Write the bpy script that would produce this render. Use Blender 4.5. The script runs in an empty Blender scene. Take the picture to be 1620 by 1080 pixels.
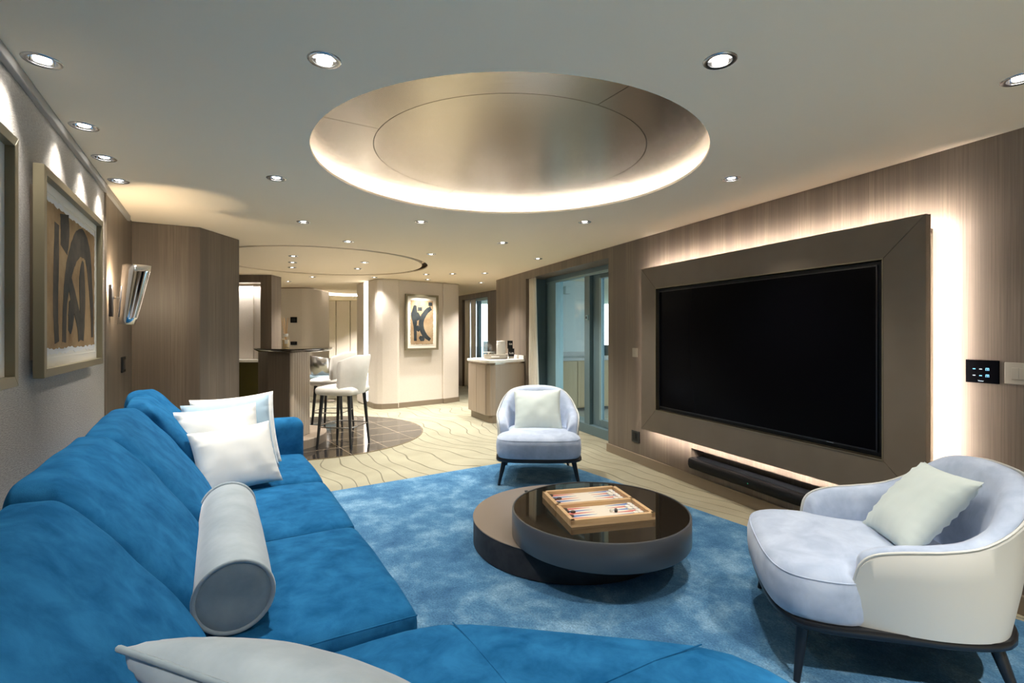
import bpy, bmesh, math, random
from mathutils import Vector, Matrix, noise
random.seed(7)
PI = math.pi
S = bpy.context.scene
C = S.collection
# ------------------------------------------------------------------ camera
H = 1.22            # eye height
CEIL = 2.117        # ceiling height
cam = bpy.data.cameras.new('camera')
cam_o = bpy.data.objects.new('camera', cam); C.objects.link(cam_o)
cam.sensor_width = 36.0; cam.sensor_fit = 'HORIZONTAL'
cam.lens = 36.0 * 790 / 1620
cam.shift_y = -12.0 / 1620
cam.clip_start = 0.02; cam.clip_end = 800
cam_o.location = (0, 0, H); cam_o.rotation_euler = (PI/2, 0, 0)
S.camera = cam_o
# ------------------------------------------------------------------ world, exposure
world = bpy.data.worlds.new('daylight'); S.world = world; world.use_nodes = True
bg = world.node_tree.nodes['Background']
bg.inputs['Color'].default_value = (0.80, 0.93, 1.0, 1); bg.inputs['Strength'].default_value = 2.4
S.view_settings.view_transform = 'Standard'; S.view_settings.look = 'None'
S.view_settings.gamma = 1.0; S.view_settings.use_curve_mapping = False
S.view_settings.exposure = 0.90
S.cycles.max_bounces = 10; S.cycles.diffuse_bounces = 6; S.cycles.glossy_bounces = 5
S.cycles.transmission_bounces = 8; S.cycles.transparent_max_bounces = 12
S.cycles.sample_clamp_indirect = 4.0
S.cycles.use_denoising = True
SPOT_W = 58.0       # power of one ceiling downlight
LED_TV = 100.0       # emission of the strips behind the television surround
LED_RING = 46.0     # emission of the strip in the ceiling ring
WARM = (1.0, 0.935, 0.85)

# ------------------------------------------------------------------ helpers
def link(o, parent=None):
    C.objects.link(o)
    if parent: o.parent = parent
    return o
def tag(o, label=None, cat=None, group=None, kind=None):
    if label: o['label'] = label
    if cat: o['category'] = cat
    if group: o['group'] = group
    if kind: o['kind'] = kind
    return o
def thing(name, label=None, cat=None, loc=(0, 0, 0), rot=(0, 0, 0), group=None, kind=None):
    o = bpy.data.objects.new(name, None); link(o)
    o.empty_display_size = 0.1
    o.location = loc; o.rotation_euler = rot
    return tag(o, label, cat, group, kind)
def rotz(d): return (0, 0, math.radians(d))
def copy_tree(o, parent=None):
    c = o.copy(); link(c, parent)
    for ch in o.children: copy_tree(ch, c)
    return c
class G:
    """collects geometry, builds one mesh object"""
    def __init__(s): s.v = []; s.f = []
    def add(s, vs, fs):
        k = len(s.v); s.v += [tuple(p) for p in vs]; s.f += [tuple(i + k for i in f) for f in fs]; return s
    def box(s, x0, x1, y0, y1, z0, z1):
        v = [(x0,y0,z0),(x1,y0,z0),(x1,y1,z0),(x0,y1,z0),(x0,y0,z1),(x1,y0,z1),(x1,y1,z1),(x0,y1,z1)]
        return s.add(v, [(0,3,2,1),(4,5,6,7),(0,1,5,4),(1,2,6,5),(2,3,7,6),(3,0,4,7)])
    def prism(s, poly, z0, z1, scale_top=None):
        a = sum(poly[i][0]*poly[(i+1) % len(poly)][1]-poly[(i+1) % len(poly)][0]*poly[i][1] for i in range(len(poly)))
        if a < 0: poly = poly[::-1]
        n = len(poly)
        v = [(p[0],p[1],z0) for p in poly] + [(p[0],p[1],z1) for p in poly]
        f = [tuple(range(n-1,-1,-1)), tuple(range(n, 2*n))] + [(i,(i+1)%n,(i+1)%n+n,i+n) for i in range(n)]
        return s.add(v, f)
    def rings(s, rs, close=True, cap0=True, cap1=True):
        n = len(rs[0]); v = [p for r in rs for p in r]; f = []
        m = n if close else n-1
        for i in range(len(rs)-1):
            for j in range(m):
                f.append((i*n+j, i*n+(j+1) % n, (i+1)*n+(j+1) % n, (i+1)*n+j))
        if cap0 and close: f.append(tuple(range(n-1,-1,-1)))
        if cap1 and close: f.append(tuple((len(rs)-1)*n+j for j in range(n)))
        return s.add(v, f)
    def lathe(s, prof, n=32, cx=0, cy=0, cap0=True, cap1=True):
        rs = [[(cx+r*math.cos(2*PI*k/n), cy+r*math.sin(2*PI*k/n), z) for k in range(n)] for r, z in prof]
        return s.rings(rs, True, cap0, cap1)
    def tube(s, pts, rad, n=10, closed=False, cap=True):
        pts = [Vector(p) for p in pts]; N = len(pts)
        if not hasattr(rad, '__len__'): rad = [rad]*N
        rs = []; up = None
        for i, p in enumerate(pts):
            if closed: t = pts[(i+1) % N] - pts[i-1]
            else: t = pts[min(i+1, N-1)] - pts[max(i-1, 0)]
            t.normalize()
            if up is None:
                up = Vector((0,0,1)) if abs(t.z) < .9 else Vector((1,0,0))
            a = t.cross(up); a.normalize(); b = a.cross(t); b.normalize(); up = b
            rs.append([p + rad[i]*(a*math.cos(2*PI*k/n) + b*math.sin(2*PI*k/n)) for k in range(n)])
        if closed: rs.append(rs[0])
        return s.rings(rs, True, cap and not closed, cap and not closed)
    def softbox(s, sx, sy, sz, r, n=8, bul=(0,0,0), amp=0, freq=6, seed=0, er=3, pw=.8):
        h = (sx/2, sy/2, sz/2)
        ax = []
        for hh in h:
            rr = min(r, hh*.98); inn = hh-rr
            c = [-hh + rr*k/er for k in range(er)] + [-inn + 2*inn*k/n for k in range(n+1)] + [inn + rr*(k+1)/er for k in range(er)]
            ax.append(c)
        key = {}; vs = []; fs = []
        def vid(p):
            k = tuple(round(q, 6) for q in p)
            if k not in key:
                key[k] = len(vs)
                inn = [max(-(h[i]-min(r,h[i]*.98)), min(h[i]-min(r,h[i]*.98), p[i])) for i in range(3)]
                d = Vector([p[i]-inn[i] for i in range(3)])
                if d.length > 1e-9: q = Vector(inn) + d.normalized()*max(abs(x) for x in d)
                else: q = Vector(p)
                nn = [min(1, abs(q[i])/h[i]) for i in range(3)]
                q2 = list(q)
                for i in range(3):
                    j, l = (i+1) % 3, (i+2) % 3
                    q2[i] += bul[i]*(1-nn[j]**2)**pw*(1-nn[l]**2)**pw*(q[i]/h[i])
                q = Vector(q2)
                if amp: q += amp*noise.noise_vector(q*freq + Vector((seed*3.1, seed*1.7, seed)))
                vs.append(tuple(q))
            return key[k]
        for i in range(3):
            j, l = (i+1) % 3, (i+2) % 3
            for sg in (-1, 1):
                A, B_ = ax[j], ax[l]
                for a in range(len(A)-1):
                    for b in range(len(B_)-1):
                        q = []
                        for (u, w) in ((a,b),(a+1,b),(a+1,b+1),(a,b+1)):
                            p = [0,0,0]; p[i] = sg*h[i]; p[j] = A[u]; p[l] = B_[w]; q.append(vid(p))
                        fs.append(tuple(q) if sg > 0 else tuple(q[::-1]))
        return s.add(vs, fs)
    def pillow(s, w, hgt, t, n=22, seed=0, pinch=.07, wr=.006):
        vs = []; fs = []; idx = {}
        for sd in (1, -1):
            for i in range(n+1):
                for j in range(n+1):
                    x = -1+2*i/n; y = -1+2*j/n
                    x = math.sin(x*PI/2)*.35+x*.65; y = math.sin(y*PI/2)*.35+y*.65
                    edge = i in (0, n) or j in (0, n)
                    if edge and sd == -1:
                        idx[(sd,i,j)] = idx[(1,i,j)]; continue
                    px = x*w/2*(1-pinch*(1-y*y)); py = y*hgt/2*(1-pinch*(1-x*x))
                    q = max(0, (1-x*x)*(1-y*y))
                    z = sd*t/2*q**.42
                    e = max(abs(x), abs(y))
                    k = (e**6)*(1-e**14)
                    z += sd*wr*k*math.sin(26*(x if abs(y) > abs(x) else y)+seed*2+2*noise.noise(Vector((x*2,y*2,seed)))) *1.6
                    z += .5*wr*noise.noise(Vector((x*2.3+seed, y*2.3, sd*.7)))*(q**.3)*2.5
                    idx[(sd,i,j)] = len(vs); vs.append((px, py, z))
        for sd in (1, -1):
            for i in range(n):
                for j in range(n):
                    q = (idx[(sd,i,j)], idx[(sd,i+1,j)], idx[(sd,i+1,j+1)], idx[(sd,i,j+1)])
                    fs.append(q if sd > 0 else q[::-1])
        return s.add(vs, fs)
    def xf(s, M): s.v = [tuple(M @ Vector(p)) for p in s.v]; return s
    def build(s, name, mat, parent=None, smooth=0, bevel=0, seg=2, sub=0, loc=None, rot=None, solid=0):
        me = bpy.data.meshes.new(name); me.from_pydata(s.v, [], s.f); me.validate(); me.update()
        bm = bmesh.new(); bm.from_mesh(me); bmesh.ops.recalc_face_normals(bm, faces=bm.faces); bm.to_mesh(me); bm.free()
        if mat: me.materials.append(mat)
        if smooth:
            for p in me.polygons: p.use_smooth = True
            me.set_sharp_from_angle(angle=math.radians(smooth))
        o = bpy.data.objects.new(name, me); link(o, parent)
        if loc: o.location = loc
        if rot: o.rotation_euler = rot
        if solid:
            m = o.modifiers.new('solid', 'SOLIDIFY'); m.thickness = solid; m.offset = 0
        if bevel:
            m = o.modifiers.new('bevel', 'BEVEL'); m.width = bevel; m.segments = seg; m.limit_method = 'ANGLE'; m.angle_limit = math.radians(40)
            m.harden_normals = False
        if sub:
            m = o.modifiers.new('sub', 'SUBSURF'); m.levels = sub; m.render_levels = sub
        return o
def box(name, d, mat, parent=None, bevel=0, **k):
    return G().box(*d).build(name, mat, parent, bevel=bevel, **k)
def smoothpath(pts, n=6, closed=False):
    out = []; N = len(pts)
    P = lambda i: Vector(pts[i % N]) if closed else Vector(pts[max(0, min(N-1, i))])
    for i in range(N if closed else N-1):
        a, b, c, d = P(i-1), P(i), P(i+1), P(i+2)
        for k in range(n):
            t = k/n
            out.append(.5*((2*b)+(c-a)*t+(2*a-5*b+4*c-d)*t*t+(3*b-a-3*c+d)*t**3))
    if not closed: out.append(P(N-1))
    return out
class Frame:
    """local frame: x across, y along a wall whose plan direction is (slope, 1)"""
    def __init__(s, ox, oy, slope):
        L = math.hypot(slope, 1); s.o = (ox, oy); s.y = (slope/L, 1/L); s.x = (1/L, -slope/L)
        s.a = math.atan2(s.x[1], s.x[0])
    def w(s, x, y): return (s.o[0]+x*s.x[0]+y*s.y[0], s.o[1]+x*s.x[1]+y*s.y[1])
    def empty(s, name, **k): return thing(name, loc=(s.o[0], s.o[1], 0), rot=(0, 0, s.a), **k)
    def place(s, o, x=0, y=0, z=0, da=0):
        p = s.w(x, y); o.location = (p[0], p[1], z); o.rotation_euler = (0, 0, s.a+da); return o
RW = Frame(3.10, 0, -.4038)       # television wall, room side is -x
LW = Frame(-.682, 0, -.591)       # picture wall, room side is +x
AW = Frame(-1.866, 8.19, 1.1684)  # far cream wall, room side is +x
# ------------------------------------------------------------------ materials
def newmat(name):
    m = bpy.data.materials.new(name); m.use_nodes = True
    nt = m.node_tree; b = nt.nodes['Principled BSDF']
    return m, nt, b
def N(nt, t, **k):
    n = nt.nodes.new(t)
    for a, v in k.items():
        if a in n.inputs: n.inputs[a].default_value = v
        else: setattr(n, a, v)
    return n
def plain(name, col, rough=.5, metal=0, spec=.5, sheen=0, emis=None, es=0, coat=0, aniso=0):
    m, nt, b = newmat(name)
    b.inputs['Base Color'].default_value = (*col, 1); b.inputs['Roughness'].default_value = rough
    b.inputs['Metallic'].default_value = metal; b.inputs['Specular IOR Level'].default_value = spec
    if sheen: b.inputs['Sheen Weight'].default_value = sheen; b.inputs['Sheen Roughness'].default_value = .4
    if coat: b.inputs['Coat Weight'].default_value = coat; b.inputs['Coat Roughness'].default_value = .05
    if aniso: b.inputs['Anisotropic'].default_value = aniso
    if emis:
        b.inputs['Emission Color'].default_value = (*emis, 1); b.inputs['Emission Strength'].default_value = es
    return m
def coords(nt, scale=(1,1,1), kind='Object', rot=(0,0,0)):
    tc = N(nt, 'ShaderNodeTexCoord'); mp = N(nt, 'ShaderNodeMapping')
    mp.inputs['Scale'].default_value = scale; mp.inputs['Rotation'].default_value = rot
    nt.links.new(tc.outputs[kind], mp.inputs['Vector']); return mp.outputs['Vector']
def ramp(nt, fac, stops):
    r = N(nt, 'ShaderNodeValToRGB'); e = r.color_ramp.elements
    while len(e) < len(stops): e.new(.5)
    for el, (p, c) in zip(e, stops): el.position = p; el.color = (*c, 1) if len(c) == 3 else c
    nt.links.new(fac, r.inputs['Fac']); return r.outputs['Color']
def bump(nt, b, hgt, strength=.3, dist=.01):
    n = N(nt, 'ShaderNodeBump', Strength=strength, Distance=dist)
    nt.links.new(hgt, n.inputs['Height']); nt.links.new(n.outputs['Normal'], b.inputs['Normal'])
def mix(nt, a, b_, fac, mode='MIX'):
    m = N(nt, 'ShaderNodeMix', data_type='RGBA', blend_type=mode)
    for src, k in ((fac, 0), (a, 6), (b_, 7)):
        if hasattr(src, 'node'): nt.links.new(src, m.inputs[k])
        else: m.inputs[k].default_value = src if k == 0 else (*src, 1)
    return m.outputs[2]
def cloud(name, c1, c2, scale=4, detail=5, rough=.9, sheen=.4, fine=0, bs=.15, warp=0, stretch=(1,1,1), tint=(1,1,1), spec=.2):
    m, nt, b = newmat(name); v = coords(nt, stretch)
    n = N(nt, 'ShaderNodeTexNoise', Scale=scale, Detail=detail, Roughness=.6, Distortion=warp)
    nt.links.new(v, n.inputs['Vector'])
    nt.links.new(ramp(nt, n.outputs['Fac'], [(.33, c1), (.67, c2)]), b.inputs['Base Color'])
    b.inputs['Roughness'].default_value = rough; b.inputs['Specular IOR Level'].default_value = spec
    b.inputs['Sheen Tint'].default_value = (*tint, 1); b.inputs['Sheen Weight'].default_value = sheen; b.inputs['Sheen Roughness'].default_value = .45
    if fine:
        f = N(nt, 'ShaderNodeTexNoise', Scale=fine, Detail=2); nt.links.new(v, f.inputs['Vector'])
        bump(nt, b, f.outputs['Fac'], bs, .004)
    return m
def veneer(name, c1, c2, c3, band=7.5, rough=.42):
    """vertical straight grain, in object space: fine lines plus broad leaves of veneer"""
    m, nt, b = newmat(name)
    v = coords(nt, (1, 1, .012))
    n1 = N(nt, 'ShaderNodeTexNoise', Scale=150, Detail=4, Roughness=.65); nt.links.new(v, n1.inputs['Vector'])
    n2 = N(nt, 'ShaderNodeTexNoise', Scale=band, Detail=2, Roughness=.5); nt.links.new(v, n2.inputs['Vector'])
    a = ramp(nt, n1.outputs['Fac'], [(.3, c1), (.7, c2)])
    d = ramp(nt, n2.outputs['Fac'], [(.44, (0,0,0)), (.56, (1,1,1))])
    nt.links.new(mix(nt, a, c3, d, 'MIX'), b.inputs['Base Color'])
    mm = nt.nodes[-1]
    f = N(nt, 'ShaderNodeMath', operation='MULTIPLY'); nt.links.new(d, f.inputs[0]); f.inputs[1].default_value = .7
    nt.links.new(f.outputs[0], mm.inputs[0])
    b.inputs['Roughness'].default_value = rough; b.inputs['Specular IOR Level'].default_value = .35
    bump(nt, b, n1.outputs['Fac'], .08, .002)
    return m
M = {}
M['ceiling'] = plain('ceiling_paint', (.98, .845, .66), .75, spec=.1)
M['cove'] = plain('cove_white', (.86, .84, .80), .7, spec=.2)
M['wood'] = veneer('greige_veneer', (.118, .095, .074), (.21, .172, .138), (.122, .10, .081))
M['wood_light'] = veneer('pale_veneer', (.27, .215, .165), (.40, .325, .255), (.33, .265, .205))
M['wood_lit'] = veneer('lit_flute_veneer', (.44, .37, .30), (.56, .48, .40), (.50, .42, .34))  # lighter tone, paints in the light falling on the bar flutes
M['wood_dark'] = plain('bronze_baseboard', (.22, .175, .125), .45)
M['terrace_wood'] = veneer('honey_terrace_veneer', (.36, .27, .15), (.48, .37, .22), (.40, .30, .17))
def wallpaper(name, c1, c2):
    m, nt, b = newmat(name); v = coords(nt, (40, 40, 260))
    n = N(nt, 'ShaderNodeTexNoise', Scale=1.2, Detail=3, Roughness=.7); nt.links.new(v, n.inputs['Vector'])
    nt.links.new(ramp(nt, n.outputs['Fac'], [(.3, c1), (.7, c2)]), b.inputs['Base Color'])
    b.inputs['Roughness'].default_value = .85; b.inputs['Specular IOR Level'].default_value = .2
    bump(nt, b, n.outputs['Fac'], .9, .005); return m
M['paper_grey'] = wallpaper('woven_grey_wallpaper', (.37, .345, .31), (.60, .57, .53))
M['paper_cream'] = wallpaper('woven_cream_wallcovering', (.68, .62, .55), (.76, .70, .635))
M['trim_grey'] = plain('grey_cornice', (.34, .33, .31), .5)
M['blue_frame'] = plain('petrol_blue_aluminium', (.12, .19, .222), .4, .2)
M['blue_frame_pale'] = plain('pale_blue_aluminium', (.26, .385, .42), .4, .2)
M['white_ext'] = plain('white_terrace_render', (.60, .65, .65), .8)
M['stone'] = cloud('pale_stone', (.80, .77, .72), (.88, .86, .82), 9, 4, .25, 0)
M['grey_stone'] = plain('grey_stone', (.42, .43, .43), .5)
M['chrome'] = plain('chrome', (.80, .80, .82), .08, 1)
M['steel'] = plain('brushed_steel', (.55, .55, .56), .25, 1)
M['bronze'] = plain('bronze_edge', (.36, .30, .24), .25, 1)
M['black'] = plain('black_plastic', (.006, .007, .009), .5, spec=.25)
M['screen'] = plain('television_glass', (.002, .002, .003), .25, spec=.04)
M['bezel'] = plain('television_bezel', (.012, .014, .018), .3)
M['tvframe'] = cloud('taupe_leather_panel', (.165, .135, .10), (.185, .152, .115), 3, 3, .5, 0, 260, .05)
M['dark_metal'] = plain('gunmetal', (.035, .037, .043), .3, .7)
M['leg_black'] = plain('black_stained_wood', (.012, .012, .013), .4)
M['suede'] = cloud('blue_suede', (.006, .072, .185), (.019, .138, .310), 12, 9, .9, .2, 420, .12, .3, tint=(.05, .35, .75), spec=.05)
M['ice'] = cloud('ice_blue_suede', (.34, .415, .555), (.49, .57, .71), 9, 6, .85, .35, 300, .05, .5)
M['leather'] = plain('cream_leather', (.575, .585, .555), .5)
M['pale_green'] = cloud('pale_sage_cotton', (.54, .62, .60), (.60, .675, .655), 5, 3, .75, .2)
M['white_cotton'] = cloud('white_cotton', (.82, .835, .81), (.88, .895, .87), 5, 3, .8, .2)
M['blue_cotton'] = cloud('blue_grey_cotton', (.33, .47, .58), (.40, .54, .65), 5, 3, .8, .2)
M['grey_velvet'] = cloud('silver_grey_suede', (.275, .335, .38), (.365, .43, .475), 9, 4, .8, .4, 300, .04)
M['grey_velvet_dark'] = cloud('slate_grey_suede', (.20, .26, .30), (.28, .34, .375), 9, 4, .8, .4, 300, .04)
M['white_fabric'] = cloud('off_white_fabric', (.75, .72, .67), (.80, .77, .72), 14, 4, .8, .2)
M['table_side'] = plain('graphite_lacquer', (.10, .105, .115), .32, .35)
M['table_glass'] = plain('smoked_bronze_glass', (.018, .014, .010), .03, 0, .8, coat=.6)
M['table_top'] = plain('taupe_satin_metal', (.30, .255, .22), .35, .5)
M['table_leather'] = cloud('charcoal_leather', (.018, .019, .024), (.035, .037, .043), 12, 4, .5, 0)
M['oak'] = cloud('blond_oak', (.62, .40, .20), (.74, .52, .30), 5, 4, .4, 0, stretch=(1, 9, 9))
M['felt'] = plain('ivory_board', (.85, .78, .66), .6)
M['red'] = plain('red_point', (.62, .16, .14), .6); M['bluept'] = plain('blue_point', (.12, .22, .52), .6)
M['brown'] = plain('brown_checker', (.055, .032, .022), .4); M['ivory'] = plain('ivory_checker', (.88, .84, .76), .4)
M['white'] = plain('white_gloss', (.86, .84, .80), .3)
M['amber'] = plain('amber_perfume', (.85, .66, .38), .1)
M['reed'] = plain('reed', (.62, .38, .17), .7)
M['curtain'] = plain('ivory_curtain', (.74, .71, .64), .9)
M['sheer'] = plain('white_sheer', (.82, .80, .75), .9)
M['olive_glass'] = plain('olive_glass_front', (.055, .048, .012), .06, 0, .8)
M['picture_frame'] = plain('antique_silver_gilt', (.23, .20, .13), .38, .45)
M['mat_board'] = plain('cream_mat', (.80, .76, .68), .8)
M['torn'] = plain('torn_white_paper', (.80, .79, .78), .9)
M['craft'] = cloud('brown_paper', (.22, .135, .065), (.40, .275, .15), 5, 6, .9, 0)
M['ink'] = cloud('grey_black_ink', (.035, .035, .033), (.10, .085, .065), 6, 4, .9, 0)
M['craft_light'] = cloud('tan_paper', (.27, .18, .10), (.50, .38, .24), 4, 6, .9, 0)
M['ink_blue'] = cloud('blue_black_ink', (.018, .024, .028), (.05, .06, .065), 6, 4, .9, 0)
M['plate_cream'] = plain('cream_switch', (.34, .315, .265), .45)
M['sea'] = plain('sea_water', (.05, .16, .22), .3)
def emit(name, col, s):
    m = bpy.data.materials.new(name); m.use_nodes = True; nt = m.node_tree; nt.nodes.clear()
    e = N(nt, 'ShaderNodeEmission', Strength=s); e.inputs['Color'].default_value = (*col, 1)
    o = N(nt, 'ShaderNodeOutputMaterial'); nt.links.new(e.outputs[0], o.inputs[0]); return m
M['lamp'] = emit('lamp_face', (1, .97, .92), 9)
M['led_tv'] = emit('warm_strip', (1, .87, .77), LED_TV)
M['led_ring'] = emit('ring_strip', (1, .89, .75), LED_RING)
M['led_wall'] = emit('wall_strip', (1, .93, .83), 5)
M['icon'] = emit('blue_icon', (.25, .62, 1.0), 1.2)
M['icon_white'] = emit('white_icon', (.8, .9, 1.0), .8)
M['green_led'] = emit('green_pilot', (.1, .9, .4), .6)
def glass(name, tint=(.92, .97, .97), refl=.02):
    m = bpy.data.materials.new(name); m.use_nodes = True; nt = m.node_tree; nt.nodes.clear()
    t = N(nt, 'ShaderNodeBsdfTransparent'); t.inputs['Color'].default_value = (*tint, 1)
    g = N(nt, 'ShaderNodeBsdfGlossy', Roughness=.02); g.inputs['Color'].default_value = (1,1,1,1)
    lw = N(nt, 'ShaderNodeLayerWeight', Blend=.5); ms = N(nt, 'ShaderNodeMixShader'); o = N(nt, 'ShaderNodeOutputMaterial')
    pw_ = N(nt, 'ShaderNodeMath', operation='POWER'); pw_.inputs[1].default_value = 4.5; nt.links.new(lw.outputs['Facing'], pw_.inputs[0])
    ma = N(nt, 'ShaderNodeMath', operation='MULTIPLY_ADD'); ma.inputs[1].default_value = .55; ma.inputs[2].default_value = refl
    nt.links.new(pw_.outputs[0], ma.inputs[0]); nt.links.new(ma.outputs[0], ms.inputs[0]); nt.links.new(t.outputs[0], ms.inputs[1]); nt.links.new(g.outputs[0], ms.inputs[2])
    nt.links.new(ms.outputs[0], o.inputs[0]); return m
M['glass'] = glass('window_glass'); M['clear'] = glass('clear_glass', (.90, .90, .89), .09)
def carpet():
    m, nt, b = newmat('olive_carved_carpet'); v = coords(nt, (1,1,1), 'Object', (0, 0, math.radians(-35)))
    n0 = N(nt, 'ShaderNodeTexNoise', Scale=.9, Detail=1.2); nt.links.new(v, n0.inputs['Vector'])
    ad = N(nt, 'ShaderNodeVectorMath', operation='MULTIPLY_ADD')
    nt.links.new(n0.outputs['Color'], ad.inputs[0]); ad.inputs[1].default_value = (.9, .3, 0); nt.links.new(v, ad.inputs[2])
    w = N(nt, 'ShaderNodeTexWave', wave_type='BANDS', bands_direction='X', wave_profile='SAW', Scale=2.0, Distortion=0.0, Detail=0.0)
    w.inputs['Detail Scale'].default_value = .9
    nt.links.new(ad.outputs[0], w.inputs['Vector'])
    line = ramp(nt, w.outputs['Fac'], [(0, (0,0,0)), (.05, (1,1,1)), (.96, (1,1,1)), (1, (0,0,0))])
    f = N(nt, 'ShaderNodeTexNoise', Scale=260, Detail=2); nt.links.new(v, f.inputs['Vector'])
    n3 = N(nt, 'ShaderNodeTexNoise', Scale=3, Detail=3); nt.links.new(v, n3.inputs['Vector'])
    base = ramp(nt, n3.outputs['Fac'], [(.3, (.25, .236, .16)), (.7, (.33, .312, .222))])
    base = mix(nt, base, ramp(nt, f.outputs['Fac'], [(.3, (.75,.75,.75)), (.7, (1.1,1.1,1.1))]), 1.0, 'MULTIPLY')
    nt.links.new(mix(nt, (.07, .06, .022), base, line), b.inputs['Base Color'])
    b.inputs['Roughness'].default_value = .95; b.inputs['Specular IOR Level'].default_value = .1
    b.inputs['Sheen Weight'].default_value = .3
    bump(nt, b, line, .6, .01); return m
M['carpet'] = carpet()
def rug():
    m, nt, b = newmat('blue_mottled_rug'); v = coords(nt, (1, 1, 1))
    n = N(nt, 'ShaderNodeTexNoise', Scale=3.2, Detail=7, Roughness=.72, Distortion=.1); nt.links.new(v, n.inputs['Vector'])
    f = N(nt, 'ShaderNodeTexNoise', Scale=115, Detail=4, Roughness=.75); nt.links.new(v, f.inputs['Vector'])
    base = ramp(nt, n.outputs['Fac'], [(.33, (.030, .105, .235)), (.5, (.085, .225, .40)), (.66, (.25, .44, .62))])
    base = mix(nt, base, ramp(nt, f.outputs['Fac'], [(.30, (.42,.45,.50)), (.70, (1.42,1.38,1.32))]), 1.0, 'MULTIPLY')
    nt.links.new(base, b.inputs['Base Color']); b.inputs['Roughness'].default_value = .95
    b.inputs['Sheen Weight'].default_value = .3; b.inputs['Sheen Tint'].default_value = (.25, .55, .9, 1); b.inputs['Specular IOR Level'].default_value = .04
    bump(nt, b, f.outputs['Fac'], .8, .012); return m
M['rug'] = rug()
def tilemat():
    m, nt, b = newmat('dark_marble_tile'); v = coords(nt)
    n = N(nt, 'ShaderNodeTexNoise', Scale=7, Detail=8, Roughness=.7, Distortion=1.2); nt.links.new(v, n.inputs['Vector'])
    nt.links.new(ramp(nt, n.outputs['Fac'], [(.3, (.016, .015, .015)), (.62, (.040, .036, .034)), (.75, (.075, .066, .058))]), b.inputs['Base Color'])
    b.inputs['Roughness'].default_value = .07; b.inputs['Specular IOR Level'].default_value = .7; return m
M['tile'] = tilemat()
M['grout'] = plain('pale_bronze_joint', (.55, .43, .30), .4)
def dome_metal():
    m, nt, b = newmat('brushed_champagne_metal'); v = coords(nt, (1, 60, 1), 'Object', (0, 0, .5))
    n = N(nt, 'ShaderNodeTexNoise', Scale=6, Detail=3); nt.links.new(v, n.inputs['Vector'])
    nt.links.new(ramp(nt, n.outputs['Fac'], [(.3, (.47, .41, .35)), (.7, (.53, .465, .40))]), b.inputs['Base Color'])
    b.inputs['Metallic'].default_value = 1; b.inputs['Roughness'].default_value = .24; b.inputs['Anisotropic'].default_value = .3
    return m
M['dome'] = dome_metal()

# ================================================================== the setting
st = lambda o: tag(o, kind='structure')
tag(box('floor', (-7.2, 4.6, -2.7, 15, -.12, 0), M['carpet']), 'olive carpet with carved wavy lines', kind='structure')
# --- downlights: (x, y, label)
DL = [(-.615, 1.637, 'chrome downlight left of the ceiling ring, nearest the camera', 1),
 (.683, 1.640, 'chrome downlight right of the ceiling ring, nearest the camera', .75),
 (1.790, 1.758, 'chrome downlight at the right edge of the photo near the television wall', .5),
 (-1.543, 1.640, 'chrome downlight above the cropped picture, nearest of the picture lights', .22),
 (-1.851, 2.160, 'chrome downlight second in the row above the framed pictures', .22),
 (-2.081, 2.549, 'chrome downlight third in the row above the framed pictures', .22),
 (-2.306, 2.928, 'chrome downlight last in the row above the framed pictures, toward the wall lamp', .22),
 (-1.360, 2.881, 'chrome downlight left of the glowing far rim of the ceiling ring', 1.3),
 (1.270, 2.892, 'chrome downlight between the ceiling ring and the television top', .75),
 (-1.672, 4.004, 'small downlight left of centre just beyond the ceiling ring', 1),
 (-.730, 4.004, 'small downlight straight below the far rim of the ceiling ring, left of centre', 1),
 (.583, 4.004, 'small downlight just beyond the far rim of the ceiling ring, above the far armchair', .75),
 (-1.591, 4.854, 'small downlight at the near edge of the bar ceiling disc groove', 1),
 (-.093, 4.921, 'small downlight above and left of the far armchair', 1.3),
 (-.911, 5.624, 'small downlight to the right of the bar ceiling disc, near its tip', 1.3),
 (.309, 5.955, 'small downlight close to the wood above the terrace door', 1.3),
 (-.888, 7.459, 'small downlight before the art wall, right one of a pair', 1.5),
 (-1.298, 7.539, 'small downlight before the art wall, left one of a pair', 1.5),
 (-1.388, 8.236, 'tiny downlight directly over the far framed picture', 1.2),
 (-.402, 7.382, 'small downlight in front of the counter with the tray', 1.5),
 (-.543, 8.749, 'tiny downlight over the passage by the far window', 1.6),
 (-2.523, 5.761, 'downlight in the bar ceiling disc, nearest of three in line', 1),
 (-2.755, 6.271, 'downlight in the bar ceiling disc, middle of three in line', 1),
 (-2.973, 6.749, 'downlight in the bar ceiling disc, farthest of three in line', 1),
 (-1.850, 6.271, 'downlight in the bar ceiling disc, near one of the right pair', 1.5),
 (-2.125, 6.880, 'downlight in the bar ceiling disc, far one of the right pair', 0.9),
 (-3.149, 7.874, 'tiny downlight beyond the bar disc, above the reed diffuser', 1.6),
 (-3.826, 8.538, 'tiny downlight over the wood post behind the bar', 1.6),
 (-2.185, 7.918, 'tiny downlight above the glowing vertical strip', .6),
 (-4.05, 9.95, 'far downlight in the dining area beside its ceiling ring', 5.0),
 (-4.75, 12.3, 'far downlight over the dining wall panels, left one', 5.0),
 (-3.95, 12.6, 'far downlight over the dining wall panels, right one', 5.0),
 (-.2, .1, 'unseen fill downlight added behind the camera over the chaise', .9),  # from here on: unseen lamps added behind the camera as fill light
 (1.5, .3, 'unseen fill downlight added behind the camera on the right', 5.0),
 (-.9, -.9, 'unseen fill downlight added behind the camera by the back wall, left', 8.0),
 (.9, -1.0, 'unseen fill downlight added behind the camera by the back wall, right', 8.0)]
RING = (-.01, 2.72, 1.012); BARC = (-2.39, 6.35, 1.30); BARD = 1.225
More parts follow.
